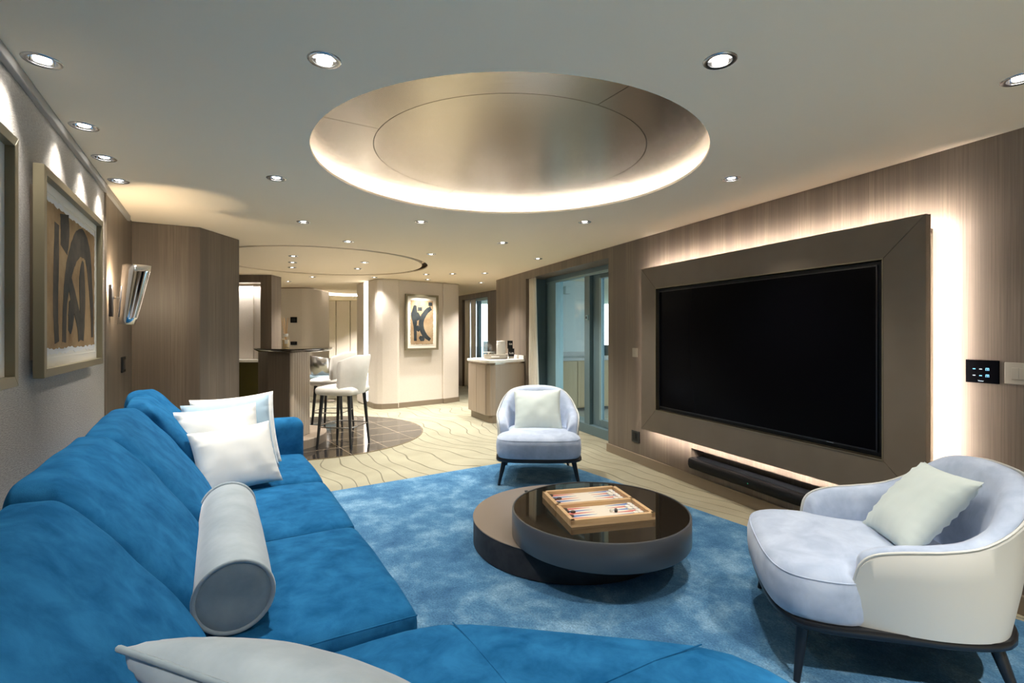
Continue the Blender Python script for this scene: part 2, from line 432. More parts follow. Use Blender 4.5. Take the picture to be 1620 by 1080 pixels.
DINR = (-3.55, 11.1, .95)
def holed(outer, holes, z):
    bm = bmesh.new(); es = []
    for lp in [outer] + holes:
        vs = [bm.verts.new((p[0], p[1], z)) for p in lp]
        es += [bm.edges.new((vs[i], vs[(i+1) % len(vs)])) for i in range(len(vs))]
    bmesh.ops.triangle_fill(bm, use_beauty=True, use_dissolve=False, edges=es, normal=(0, 0, -1))
    for f in bm.faces:
        if f.normal.z > 0: f.normal_flip()
    return bm
def circ(cx, cy, r, n): return [(cx+r*math.cos(2*PI*k/n), cy+r*math.sin(2*PI*k/n)) for k in range(n)]
LR = .040   # downlight hole radius
in_disc = lambda x, y: math.hypot(x-BARC[0], y-BARC[1]) < BARD
holes = [circ(*RING, 96), circ(*BARC, 96), circ(*DINR, 64)]
holes += [circ(x, y, LR, 16) for x, y, l, p in DL if not in_disc(x, y)]
bm = holed([(-7.2,-2.7),(4.6,-2.7),(4.6,15),(-7.2,15)], holes, CEIL)
for cx, cy, r, n in (RING+(96,), BARC+(96,), DINR+(64,)):       # lips of the openings
    lo = [bm.verts.new((p[0], p[1], CEIL)) for p in circ(cx, cy, r, n)]; hi = [bm.verts.new((p[0], p[1], CEIL+.014)) for p in circ(cx, cy, r, n)]
    for k in range(n): bm.faces.new((lo[k], lo[(k+1) % n], hi[(k+1) % n], hi[k]))
me = bpy.data.meshes.new('ceiling'); bm.to_mesh(me); bm.free(); me.materials.append(M['ceiling'])
ceil = bpy.data.objects.new('ceiling', me); link(ceil); st(ceil)
box('roof_slab', (-7.2, 4.6, -2.7, 15, CEIL+.22, CEIL+.3), M['cove'], ceil)
# bar ceiling disc (flush, with an open groove round it)
bm = holed(circ(BARC[0], BARC[1], BARD, 96), [circ(x, y, LR, 16) for x, y, l, p in DL if in_disc(x, y)], CEIL+.002)
hi = [bm.verts.new((p[0], p[1], CEIL+.06)) for p in circ(BARC[0], BARC[1], BARD, 96)]; lo = [bm.verts.new((p[0], p[1], CEIL+.002)) for p in circ(BARC[0], BARC[1], BARD, 96)]
for k in range(96): bm.faces.new((lo[k], hi[k], hi[(k+1) % 96], lo[(k+1) % 96]))
me = bpy.data.meshes.new('ceiling_disc'); bm.to_mesh(me); bm.free(); me.materials.append(M['ceiling'])
o = bpy.data.objects.new('ceiling_disc', me); link(o, ceil)
G().lathe([(1.20, CEIL+.055), (1.36, CEIL+.055), (1.36, CEIL+.016)], 96, BARC[0], BARC[1], False, False).build('groove_lining', M['bronze'], ceil)
# --- ceiling ring over the seating: champagne metal panels above a lit cove
ring = thing('ceiling_medallion', 'round recessed ceiling panel of brushed champagne metal with glowing rim', 'ceiling panel', (RING[0], RING[1], CEIL))
PZ = .0675
def sector(r0, r1, a0, a1, z0, z1, n):
    g = G(); g.rings([[ (r*math.cos(a0+(a1-a0)*k/n), r*math.sin(a0+(a1-a0)*k/n), z) for r, z in ((r0,z0),(r1,z0),(r1,z1),(r0,z1))] for k in range(n+1)])
    return g
G().lathe([(.001, PZ), (.716, PZ), (.716, PZ+.012), (.001, PZ+.012)], 96).build('centre_disc', M['dome'], ring, smooth=30)
for k in range(4):
    a = math.radians(31+90*k)
    sector(.7195, 1.07, a+.0022, a+PI/2-.0022, PZ, PZ+.012, 28).build('outer_panel', M['dome'], ring, smooth=30)
G().lathe([(.70, PZ+.014), (1.06, PZ+.014), (1.06, PZ+.02), (.70, PZ+.02)], 64).build('panel_backing', M['black'], ring)
G().lathe([(1.012, .0145), (1.34, .0145), (1.34, .15), (.9, .15)], 96, cap0=False, cap1=False).build('cove', M['cove'], ring, smooth=30)
G().tube([(1.20*math.cos(2*PI*k/96), 1.20*math.sin(2*PI*k/96), .024) for k in range(96)], .007, 6, True).build('light_strip', M['led_ring'], ring)
# dining ring far behind
dr = thing('ceiling_medallion', 'far ceiling ring glowing over the dining area', 'ceiling panel', (DINR[0], DINR[1], CEIL))
G().lathe([(.001, .05), (.72, .05), (.72, .06), (.001, .06)], 48).build('centre_disc', M['ceiling'], dr)
G().lathe([(.95, .0145), (1.15, .0145), (1.15, .12), (.7, .12)], 64, cap0=False, cap1=False).build('cove', M['cove'], dr)
G().tube([(1.05*math.cos(2*PI*k/64), 1.05*math.sin(2*PI*k/64), .024) for k in range(64)], .008, 6, True).build('light_strip', M['led_ring'], dr)
# --- downlights
def downlight(x, y, label, pw):
    t = thing('downlight', label, 'ceiling light', (x, y, CEIL), group='ceiling downlights')
    G().lathe([(.0385, .0), (.0385, -.002), (.050, -.004), (.054, -.0005), (.054, .001)], 24, cap0=False, cap1=False).build('trim_ring', M['steel'], t, smooth=60)
    G().lathe([(.0385, -.001), (.034, .018), (.026, .034), (.001, .036)], 24, cap0=False, cap1=False).build('reflector', M['chrome'], t, smooth=60)
    G().lathe([(.001, .0005), (.016, .001), (.022, .006), (.022, .02), (.001, .02)], 16).build('bulb', M['lamp'], t)
    l = bpy.data.lights.new('downlight_beam', 'SPOT'); l.energy = SPOT_W*pw; l.color = WARM
    l.spot_size = math.radians(98); l.spot_blend = 1.0; l.shadow_soft_size = .03
    lo = bpy.data.objects.new('downlight_beam', l); link(lo, t); lo.location = (0, 0, -.008)
for x, y, lb, p in DL: downlight(x, y, lb, p*(1.15 if 4.5 < y < 9 else 1))

# --- television wall
wr = G(); NI = (3.09, 4.384, .129, .291)
wr.box(0, .30, -3, NI[0], 0, CEIL); wr.box(0, .30, NI[0], NI[1], 0, NI[2]); wr.box(0, .30, NI[0], NI[1], NI[3], CEIL)
wr.box(.13, .30, NI[0], NI[1], NI[2], NI[3]); wr.box(0, .30, NI[1], 5.602, 0, CEIL)
wr.box(0, .30, 5.602, 7.745, 2.012, CEIL); wr.box(0, .30, 7.745, 8.983, 0, CEIL)
o = wr.build('wall_right', M['wood']); RW.place(o); st(o)
bb = G(); bb.box(-.016, 0, -3, 5.615, 0, .085); bb.box(-.016, 0, 8.7, 8.99, 0, .085)
o = bb.build('baseboard_right', M['wood_dark'], bevel=.003); RW.place(o); st(o)
# --- picture wall
o = box('wall_left', (-.25, 0, -3.2, 3.514, 0, CEIL), M['paper_grey']); LW.place(o); st(o)
o = box('wall_left_wood', (-.25, .004, 3.522, 5.0, 0, CEIL), M['wood']); LW.place(o); st(o)
o = box('trim_1', (-.02, .010, 3.512, 3.524, 0, CEIL-.042), M['wood_dark']); LW.place(o); st(o)
o = box('trim_2', (0, .022, -3.2, 4.4, CEIL-.040, CEIL), M['trim_grey'], bevel=.004); LW.place(o); st(o)
o = G().prism([(-3.20, 3.88), (-2.626, 4.206), (-2.60, 4.762), (-3.40, 5.05)], 0, CEIL).build('wall_partition', M['wood'], bevel=.006); st(o)
# --- shell behind the camera and at the far ends
st(box('wall_back', (-4, 4.6, -2.75, -2.6, 0, CEIL), M['paper_cream']))
st(box('wall_far_left', (-7.2, -7.05, 3, 15, 0, CEIL), M['paper_cream']))
st(G().prism([(-7.2, 5.9), (-4.4, 5.6), (-3.1, 4.5), (-3.2, 5.2), (-4.3, 5.8), (-7.2, 6.1)], 0, CEIL).build('wall_pantry_side', M['wood']))
st(box('wall_far', (-7.2, -1.6, 14.4, 14.6, 0, CEIL), M['paper_cream']))
# --- cream art wall (recessed centre, piers either side), led slit and its left return
aw = G()
aw.prism([(-2.19, 8.115), (-2.24, 8.16), (-2.44, 8.45), (-2.3, 9.6), (-1.6, 9.2), (-1.866, 8.19), (-2.10, 8.10)], 0, CEIL)
aw.prism([AW.w(-.03, 0), AW.w(-.03, .88), AW.w(-.6, .88), AW.w(-.6, 0)], 0, CEIL)
aw.prism([(-1.2, 8.76), (-.964, 9.03), (-1.25, 10.3), (-1.55, 9.2)], 0, CEIL)
o = aw.build('wall_art', M['paper_cream'], bevel=.02, seg=3); st(o)
o = G().prism([(-2.56, 8.62), (-2.80, 9.02), (-2.7, 10.2), (-2.3, 9.6)], 0, CEIL).build('wall_art_return', M['paper_cream'], bevel=.015); st(o)
lt = G().prism([(-2.485, 8.54), (-2.520, 8.585), (-2.49, 8.63), (-2.45, 8.60)], 0.02, CEIL-.01).build('light_strip', M['led_wall'])
tag(lt, 'glowing vertical light slit at the left end of the art wall', 'light strip')
bb = G()
bb.prism([(-2.19, 8.097), (-2.11, 8.083), (-1.862, 8.172), (-1.87, 8.20), (-2.10, 8.11), (-2.25, 8.17), (-2.44, 8.46), (-2.458, 8.445), (-2.26, 8.145)], 0, .085)
bb.prism([AW.w(-.012, 0), AW.w(-.012, .88), AW.w(-.04, .88), AW.w(-.04, 0)], 0, .085)
bb.prism([(-1.192, 8.742), (-.948, 9.022), (-.97, 9.05), (-1.21, 8.765)], 0, .085)
st(bb.build('baseboard_art', M['wood_dark']))
# --- passage wall with the far window
PW = Frame(-.336, 10.2, -.57)
w2 = G(); w2.box(0, .2, -1.5, .36, 0, CEIL); w2.box(0, .2, .36, 1.66, 2.01, CEIL); w2.box(0, .2, 1.66, 5, 0, CEIL)
o = w2.build('wall_passage', M['wood']); PW.place(o); st(o)
o = G().prism([RW.w(0, 8.983), RW.w(.9, 8.983), RW.w(.9, 8.7), RW.w(.25, 8.7)], 0, CEIL).build('wall_passage_return', M['wood']); st(o)
wn = PW.empty('window_1', kind='structure')
box('window_frame', (.10, .17, 1.0, 1.10, 0, 2.01), M['blue_frame'], wn); box('window_frame', (.10, .17, .36, .42, 0, 2.01), M['blue_frame_pale'], wn)
box('window_head', (.08, .18, .36, 1.66, 1.95, 2.012), M['blue_frame_pale'], wn); box('window_frame', (.10, .17, 1.60, 1.66, 0, 2.01), M['blue_frame'], wn)
box('pane', (.13, .138, .42, 1.0, .05, 1.96), M['glass'], wn)
def curtain(name, y0, y1, x, z0, z1, mat, label, frame, waves, amp, flare=0):
    g = G(); rows = []
    n = waves*10
    for zi in range(9):
        t = zi/8; zz = z1+(z0-z1)*t; row = []
        for k in range(n+1):
            s = k/n; yy = y1+(y0-flare*t**1.4-y1)*s
            row.append((x+amp*(.7+.4*t)*math.sin(s*waves*2*PI)+.006*math.sin(7*s+t*3), yy, zz))
        rows.append(row)
    g.rings(rows, close=False)
    o = g.build(name, mat, smooth=60, solid=.004); frame.place(o); return tag(o, label, 'curtain')
curtain('curtain', 1.34, 1.63, .05, .02, 2.0, M['curtain'], 'pale curtain bunched beside the far passage window', PW, 4, .022)
curtain('curtain', 1.06, 1.33, .06, .02, 2.0, M['sheer'], 'white sheer curtain at the far passage window, next to its blue frame', PW, 4, .012)
# --- terrace door in the television wall
dr_ = RW.empty('door_1', kind='structure')
def dpart(n, d, m, **k): return box(n, d, M[m], dr_, bevel=.004, **k)
dpart('reveal', (.085, .30, 7.722, 7.744, 0, 2.012), 'blue_frame')
dpart('fixed_panel', (.30, .40, 7.616, 8.2, 0, 2.02), 'blue_frame')
dpart('door_frame', (.28, .40, 7.36, 7.616, .10, 2.02), 'blue_frame_pale')
dpart('door_head', (.26, .44, 5.3, 7.62, 1.955, 2.03), 'blue_frame')
dpart('head_track', (.27, .30, 5.3, 7.62, 1.93, 1.957), 'blue_frame_pale')
dpart('sill', (.27, .50, 5.3, 7.7, 0, .115), 'blue_frame')
dpart('door_post', (.28, .42, 6.45, 6.575, .10, 1.96), 'blue_frame')
s = dpart('sliding_stile', (.33, .39, 6.29, 6.45, .115, 1.955), 'blue_frame')
dpart('sliding_stile', (.33, .39, 5.36, 5.50, .115, 1.955), 'blue_frame')
dpart('sliding_rail', (.33, .39, 5.5, 6.29, .115, .20), 'blue_frame'); dpart('sliding_rail', (.33, .39, 5.5, 6.29, 1.88, 1.955), 'blue_frame')
dpart('glazing_bead', (.325, .345, 6.262, 6.30, .19, 1.89), 'blue_frame_pale')
dpart('pane', (.345, .353, 6.575, 7.36, .115, 1.955), 'glass'); dpart('pane', (.36, .368, 5.5, 6.29, .20, 1.88), 'glass')
lk = dpart('lock', (.262, .285, 6.47, 6.52, 1.39, 1.45), 'blue_frame_pale'); box('keyhole', (.258, .263, 6.485, 6.505, 1.405, 1.435), M['black'], lk)
curtain('curtain', 7.50, 7.738, .045, .012, 2.008, M['curtain'], 'ivory curtain drawn aside at the terrace door', RW, 4, .028, .13)
# --- terrace outside
te = Frame(*RW.w(0, 0), -.4038)
o = G().box(.56, 1.68, 8.62, 8.75, 0, CEIL).box(.50, .56, 8.2, 8.7, 0, CEIL).build('wall_terrace', M['white_ext']); RW.place(o); st(o)
tc_ = thing('terrace_counter', 'honey wood terrace counter with grey stone top behind the glass', 'counter', (RW.w(0,0)[0], RW.w(0,0)[1], 0), (0, 0, RW.a))
box('cabinet_body', (.56, 3.2, 8.04, 8.62, .06, .80), M['terrace_wood'], tc_); box('stone_top', (.56, 3.22, 8.02, 8.62, .80, .845), M['grey_stone'], tc_, bevel=.005)
box('upstand', (.56, 1.68, 8.59, 8.62, .845, .92), M['grey_stone'], tc_)
for k in range(6):
    x0 = .57+k*.44; d = box('door_panel', (x0, x0+.43, 8.022, 8.04, .08, .79), M['terrace_wood'], tc_, bevel=.002)
wl = thing('terrace_lamp', 'small white cube wall lamp on the terrace wall', 'wall lamp', (*RW.w(1.09, 8.62), 1.95), (0, 0, RW.a))
box('lamp_body', (-.05, .05, -.13, -.02, -.06, .06), M['white_ext'], wl, bevel=.008); box('wall_plate', (-.04, .04, -.025, 0, -.045, .045), M['white_ext'], wl)
box('lens', (-.04, .04, -.12, -.03, -.066, -.058), M['grey_stone'], wl)
rl = thing('terrace_railing', 'blue metal railing with curved tube at the terrace edge', 'railing', (RW.w(0,0)[0], RW.w(0,0)[1], 0), (0, 0, RW.a))
for y in (5.0, 6.0, 7.0, 8.0): G().tube([(3.3, y, 0), (3.3, y, 1.05)], .02, 8).build('post', M['blue_frame_pale'], rl, smooth=50)
for zz in (.35, .6, .85): G().tube([(3.3, 4, zz), (3.3, 8.6, zz)], .009, 6).build('rail', M['blue_frame_pale'], rl)
G().tube([(3.3, 4, 1.07), (3.3, 8.6, 1.07)], .026, 8).build('handrail', M['blue_frame_pale'], rl, smooth=50)
dv = G().tube(smoothpath([(3.1, 7.6, 0), (3.1, 7.5, 1.2), (3.1, 7.2, 1.7), (3.1, 6.8, 1.85)], 6), .02, 8).build('davit_pole', M['blue_frame_pale'], smooth=50); RW.place(dv)
tag(dv, 'curved pale blue pole standing outside the terrace door', 'pole')
rl2 = thing('deck_railing', 'blue deck railing outside the far passage window', 'railing', (PW.o[0], PW.o[1], 0), (0, 0, PW.a))
for y in (.2, .75, 1.3): G().tube([(1.6, y, 0), (1.6, y, 1.45)], .03, 8).build('post', M['blue_frame_pale'], rl2, smooth=50)
for zz in (.9, 1.4): G().tube([(1.6, -1, zz), (1.6, 3, zz)], .025, 8).build('rail', M['blue_frame_pale'], rl2, smooth=50)
box('parapet', (1.7, 1.8, -2, 4, 0, 1.0), M['blue_frame'], rl2); G().tube([(1.62, 1.4, 1.4), (1.62, .5, 1.9)], .03, 8).build('stay', M['blue_frame_pale'], rl2)
o = box('sea', (-300, 500, -200, 600, -14.2, -14), M['sea']); st(o)
# --- behind the bar: pantry niche, cream column, dining wall panels
pn = thing('pantry_unit', 'wood-framed lit pantry niche with cream panels and olive glass front behind the bar', 'cabinet', (0, 0, 0))
box('post', (-3.82, -3.65, 7.58, 7.9, 0, CEIL), M['wood'], pn, bevel=.004); box('header', (-5.2, -3.82, 7.58, 7.75, 2.0, CEIL), M['wood'], pn)
box('back_panel', (-4.06, -3.82, 7.86, 7.9, .83, 2.0), M['paper_cream'], pn); box('back_panel', (-5.2, -4.065, 7.84, 7.88, .83, 2.0), M['paper_cream'], pn)
box('glass_front', (-5.2, -3.82, 7.60, 7.84, 0, .79), M['olive_glass'], pn); box('worktop', (-5.2, -3.82, 7.585, 7.88, .79, .825), M['stone'], pn)
l = bpy.data.lights.new('niche_light', 'AREA'); l.shape = 'RECTANGLE'; l.size = 1.2; l.size_y = .05; l.energy = 7; l.color = WARM
lo = bpy.data.objects.new('niche_light', l); link(lo, pn); lo.location = (-4.5, 7.80, 1.97)
cw = [(-5.6, 9.7), (-4.05, 9.62)]
for k in range(7):
    a = -PI/2+PI/2*k/6; cw.append((-4.05+.17*math.cos(a), 9.79+.17*math.sin(a)))
cw += [(-3.88, 10.6), (-5.6, 10.6)]
o = G().prism(cw, 0, CEIL-.02).build('wall_column', M['paper_cream'], smooth=30); st(o)
o = G().prism([(p[0]+(.004 if i < 10 else 0), p[1]-.006) for i, p in enumerate(cw)], CEIL-.02, CEIL).build('trim_3', M['bronze']); st(o)
sw = thing('switch_plate', 'square black switch plate on the cream column behind the bar', 'switch', (-4.20, 9.61, 1.49))
box('plate', (-.06, .06, -.012, .014, -.055, .055), M['black'], sw, bevel=.002); box('rocker', (-.03, .03, -.016, -.010, -.03, .03), M['bezel'], sw)
sw = thing('switch_plate', 'wide black socket plate low on the cream column behind the bar', 'socket', (-4.20, 9.61, 1.04))
box('plate', (-.06, .06, -.012, .014, -.033, .033), M['black'], sw, bevel=.002); box('outlet', (-.03, .03, -.015, -.010, -.018, .018), M['dark_metal'], sw)
for k, (x0, x1) in enumerate(((-5.4, -4.74), (-4.72, -4.36), (-4.34, -3.9), (-3.88, -3.2))):
    o = box('trim_%d' % (10+k), (x0, x1, 13.42, 13.5, 0, CEIL), M['paper_cream'], bevel=.006); st(o)
st(box('wall_dining', (-6.5, -2.6, 13.5, 13.6, 0, CEIL), M['wood_dark']))
o = box('light_strip', (-4.05, -4.02, 10.1, 10.13, .02, CEIL-.02), M['led_wall']); o.location = (.10, .45, 0); tag(o, 'thin glowing vertical strip at the dining doorway edge', 'light strip')

# ================================================================== bar floor of dark tiles (each tile clipped to the circle)
FC = (-2.42, 6.05, 1.31)
bf = thing('floor_bar', loc=(FC[0], FC[1], 0), rot=rotz(36), kind='structure')
G().lathe([(FC[2], 0), (FC[2], .0072), (.001, .0072)], 72, cap0=False, cap1=False).build('joint_bed', M['grout'], bf)
G().lathe([(FC[2]+.012, 0), (FC[2]+.012, .009), (FC[2], .009), (FC[2], 0)], 72, cap0=False, cap1=False).build('edge_strip', M['bronze'], bf)
def clip_circle(rect, R):
    poly = rect
    for k in range(40):
        a = 2*PI*k/40; nx, ny = math.cos(a), math.sin(a); out = []
        for i in range(len(poly)):
            p, q = poly[i], poly[(i+1) % len(poly)]
            dp = p[0]*nx+p[1]*ny-R; dq = q[0]*nx+q[1]*ny-R
            if dp <= 0: out.append(p)
            if dp*dq < 0:
                t = dp/(dp-dq); out.append((p[0]+t*(q[0]-p[0]), p[1]+t*(q[1]-p[1])))
        poly = out
        if len(poly) < 3: return []
    return poly
TS = .415
for i in range(-4, 4):
    for j in range(-4, 4):
        x0, y0 = i*TS+.05, j*TS-.09
        poly = clip_circle([(x0+.002, y0+.004), (x0+TS-.002, y0+.004), (x0+TS-.002, y0+TS-.004), (x0+.002, y0+TS-.004)], FC[2]-.003)
        if len(poly) > 2: G().prism(poly, .003, .0075).build('tile', M['tile'], bf)
# ================================================================== rug
C0 = (.295, 4.916); e1 = (.5475, -.8368); e2 = (-.8368, -.5475)
o = G().softbox(3.85, 3.1, .018, .008, 24, er=2).build('area_rug', M['rug'], smooth=60)
o.location = (C0[0]+e1[0]*1.925+e2[0]*1.55, C0[1]+e1[1]*1.925+e2[1]*1.55, .010); o.rotation_euler = (0, 0, math.atan2(e1[1], e1[0]))
tag(o, 'large mottled blue area rug under the coffee table and armchairs', 'rug')
RZ = .019
# ================================================================== sofa
sofa = thing('sectional_sofa', 'long blue suede sectional sofa with loose back cushions along the picture wall', 'sofa', (LW.o[0], LW.o[1], 0), (0, 0, LW.a))
def soft(name, mat, parent, cx, cy, cz, sx, sy, sz, r, n=10, tilt=0, yaw=0, **k):
    g = G().softbox(sx, sy, sz, r, n, **k)
    g.xf(Matrix.Translation((cx, cy, cz)) @ Matrix.Rotation(math.radians(yaw), 4, 'Z') @ Matrix.Rotation(math.radians(tilt), 4, 'Y'))
    return g.build(name, mat, parent, smooth=70)
soft('base', M['suede'], sofa, .57, 1.05, .165, .96, 4.5, .19, .03, 4)
soft('back_frame', M['suede'], sofa, .115, 1.08, .345, .19, 4.52, .58, .05, 6)
soft('arm', M['suede'], sofa, .56, 3.265, .365, 1.05, .165, .59, .055, 8, bul=(0, .012, .01))
def seam(parent, pts, r=.0022, mat='suede'): return G().tube(pts, r, 6).build('seam', M[mat], parent)
for k, (a, b) in enumerate(((.985, 1.732), (1.738, 2.457), (2.463, 3.178))):
    s_ = soft('seat_cushion', M['suede'], sofa, .765, (a+b)/2, .345, .635, b-a-.006, .205, .045, 12, bul=(.012, .004, .030), amp=.006, freq=4, seed=k)
    seam(s_, [(.47+.6*t, a+.006, .433+.006*math.sin(PI*t)) for t in (0, .2, .4, .6, .8, 1)])
# chaise with a flared 45-degree end
cp = [(.2, .93), (1.105, .935), (1.70, .44), (1.71, -1.15), (.2, -1.15)]
ctr = Vector((.95, -.2)); P = []
for i in range(len(cp)):
    a, b = Vector(cp[i]), Vector(cp[(i+1) % len(cp)])
    m = max(2, int((b-a).length/.09)); P += [a+(b-a)*t/m for t in range(m)]
def smooth_poly(P, it=2):
    for _ in range(it): P = [(P[i-1]+P[i]*2+P[(i+1) % len(P)])/4 for i in range(len(P))]
    return P
P = smooth_poly(P)
def inset(P, d):
    out = []
    for i in range(len(P)):
        t = (P[(i+1) % len(P)]-P[i-1]).normalized(); n = Vector((t.y, -t.x))
        if (ctr-P[i]).dot(n) < 0: n = -n
        out.append(P[i]+n*d)
    return out
rs = []
for d, z in ((.03, .24), (.004, .27), (0, .36), (.004, .42), (.016, .446), (.04, .459), (.08, .467), (.14, .473)):
    rs.append([(p.x, p.y, z) for p in inset(P, d)])
for sc, z in ((.7, .477), (.4, .479), (.05, .480)):
    Q = inset(P, .14); rs.append([(ctr.x+(p.x-ctr.x)*sc, ctr.y+(p.y-ctr.y)*sc, z) for p in Q])
ch = G().rings(rs).build('chaise_cushion', M['suede'], sofa, smooth=70)
seam(ch, [(1.12, .86, .4635), (1.12, .78, .4712), (1.12, .62, .4748), (1.12, .35, .4768), (1.125, 0, .4785)], .0018)
seam(ch, [(1.60, .462, .4668), (1.45, .47, .4735), (1.3, .47, .4755), (1.13, .47, .4765)], .0018)
G().prism([(p.x, p.y) for p in inset(P, .05)], .07, .25).build('chaise_base', M['suede'], sofa)
def back_cushion(a, b, xo, zo, yaw, k):
    g = G().softbox(.30, b-a+.012, .45, .055, 16, bul=(.035, .006, .012), amp=.007, freq=5, seed=k+4, er=5, pw=.6)
    out = []
    for x, y, z in g.v:
        t = (z+.225)/.45; th = .385-.285*max(0, t)**1.25
        xx = .195+(x+.15)/.30*th
        ripple = .004*math.sin(38*z+9*y+k)*max(0, 1-abs(t-.75)/.35)*(1 if x > 0 else 0)
        out.append((xx+ripple, y, z))
    g.v = out
    g.xf(Matrix.Translation((xo, (a+b)/2, .662+zo)) @ Matrix.Translation((.3, 0, 0)) @ Matrix.Rotation(math.radians(yaw), 4, 'Z') @ Matrix.Translation((-.3, 0, 0)))
    o = g.build('back_cushion', M['suede'], sofa, smooth=70)
    G().tube([(.232+xo, a+.02+(b-a-.04)*i/6, .879+zo+.006*math.sin(PI*i/6)) for i in range(7)], .003, 6).build('seam', M['suede'], o, smooth=60)
    return o
for k, c_ in enumerate(((.34, 1.085, .0, -.02, -2), (1.085, 1.745, 0, 0, 0), (1.745, 2.48, 0, .0, 2), (2.46, 2.90, .02, .005, 3), (2.88, 3.19, -.01, .012, -4))): back_cushion(*c_, k)
# ================================================================== bolster, pillows on the sofa
bo = thing('bolster_cushion', 'silver grey suede bolster lying along the sofa seat', 'cushion', (*LW.w(.625, 1.085), .560), (0, 0, LW.a))
R_ = .089; LB = .765
prof = [(.001, .004), (.03, .002), (.06, -.002), (.076, 0), (R_-.004, .004)]
My = Matrix.Rotation(-PI/2, 4, 'X')      # z axis -> +y
body = [(R_-.002, .004), (R_+.002, .03), (R_+.004, .2), (R_+.005, .4), (R_+.004, .6), (R_+.001, LB-.03), (R_-.003, LB)]
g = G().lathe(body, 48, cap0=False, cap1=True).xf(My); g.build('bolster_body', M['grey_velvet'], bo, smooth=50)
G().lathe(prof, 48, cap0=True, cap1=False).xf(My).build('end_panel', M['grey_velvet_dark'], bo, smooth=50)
for yy in (.003, LB-.001):
    G().tube([(R_*math.cos(2*PI*k/48), yy, R_*math.sin(2*PI*k/48)) for k in range(48)], .0055, 8, True).build('piping', M['grey_velvet'], bo, smooth=60)
def pillow(name, mat, label, loc, heading, tilt, w, h, t, seed, roll=0):
    o = G().pillow(w, h, t, seed=seed).build(name, M[mat], smooth=80)
    o.rotation_mode = 'QUATERNION'
    q = Matrix.Rotation(math.radians(heading), 3, 'Z') @ Matrix.Rotation(math.radians(tilt), 3, 'X') @ Matrix.Rotation(math.radians(roll), 3, 'Z')
    o.rotation_quaternion = q.to_quaternion(); o.location = loc
    return tag(o, label, 'cushion')
LA = math.degrees(LW.a)
g1 = 'throw pillows on the sofa'
pillow('throw_pillow', 'white_cotton', 'white cotton throw pillow at the front of the sofa pillow pile', (*LW.w(.67, 2.46), .610), LA+14, 62, .375, .325, .15, 1, 3)['group'] = g1
pillow('throw_pillow', 'white_cotton', 'white cotton throw pillow second in the sofa pile, behind the foremost one', (*LW.w(.605, 2.63), .655), LA+8, 68, .38, .39, .13, 2, 3)['group'] = g1
pillow('throw_pillow', 'blue_cotton', 'pale blue-grey throw pillow in the sofa pile between white ones', (*LW.w(.655, 2.755), .66), LA+6, 70, .43, .42, .13, 3, 4)['group'] = g1
pillow('throw_pillow', 'white_cotton', 'white throw pillow at the back of the sofa pile, against the arm', (*LW.w(.685, 2.90), .66), LA+6, 72, .43, .43, .13, 4, 3)['group'] = g1
lc = thing('piped_cushion', 'grey suede cushion with dark piping in the bottom left foreground', 'cushion')
ee = Vector((.932, -.361, 0)); pp = Vector((.361, .932, 0)); dd = (pp*.72-Vector((0, 0, .69))).normalized(); nn_ = ee.cross(-dd)
CW, CH = .52, .42
cc = Vector((-.585, .743, .752))+ee*CW/2+dd*CH/2
lc.matrix_world = Matrix(((ee.x, -dd.x, nn_.x, cc.x), (ee.y, -dd.y, nn_.y, cc.y), (ee.z, -dd.z, nn_.z, cc.z), (0, 0, 0, 1)))
G().pillow(CW, CH, .17, n=28, seed=9, pinch=.05, wr=.003).build('cushion_body', M['grey_velvet'], lc, smooth=80)
def pe(x, y): return (x*CW/2*(1-.05*(1-y*y)), y*CH/2*(1-.05*(1-x*x)), 0)
pts = [pe(-1+i/8, 1) for i in range(16)]+[pe(1, 1-i/8) for i in range(16)]+[pe(1-i/8, -1) for i in range(16)]+[pe(-1, -1+i/8) for i in range(16)]
G().tube(pts, .005, 8, True).build('piping', M['grey_velvet_dark'], lc, smooth=60)
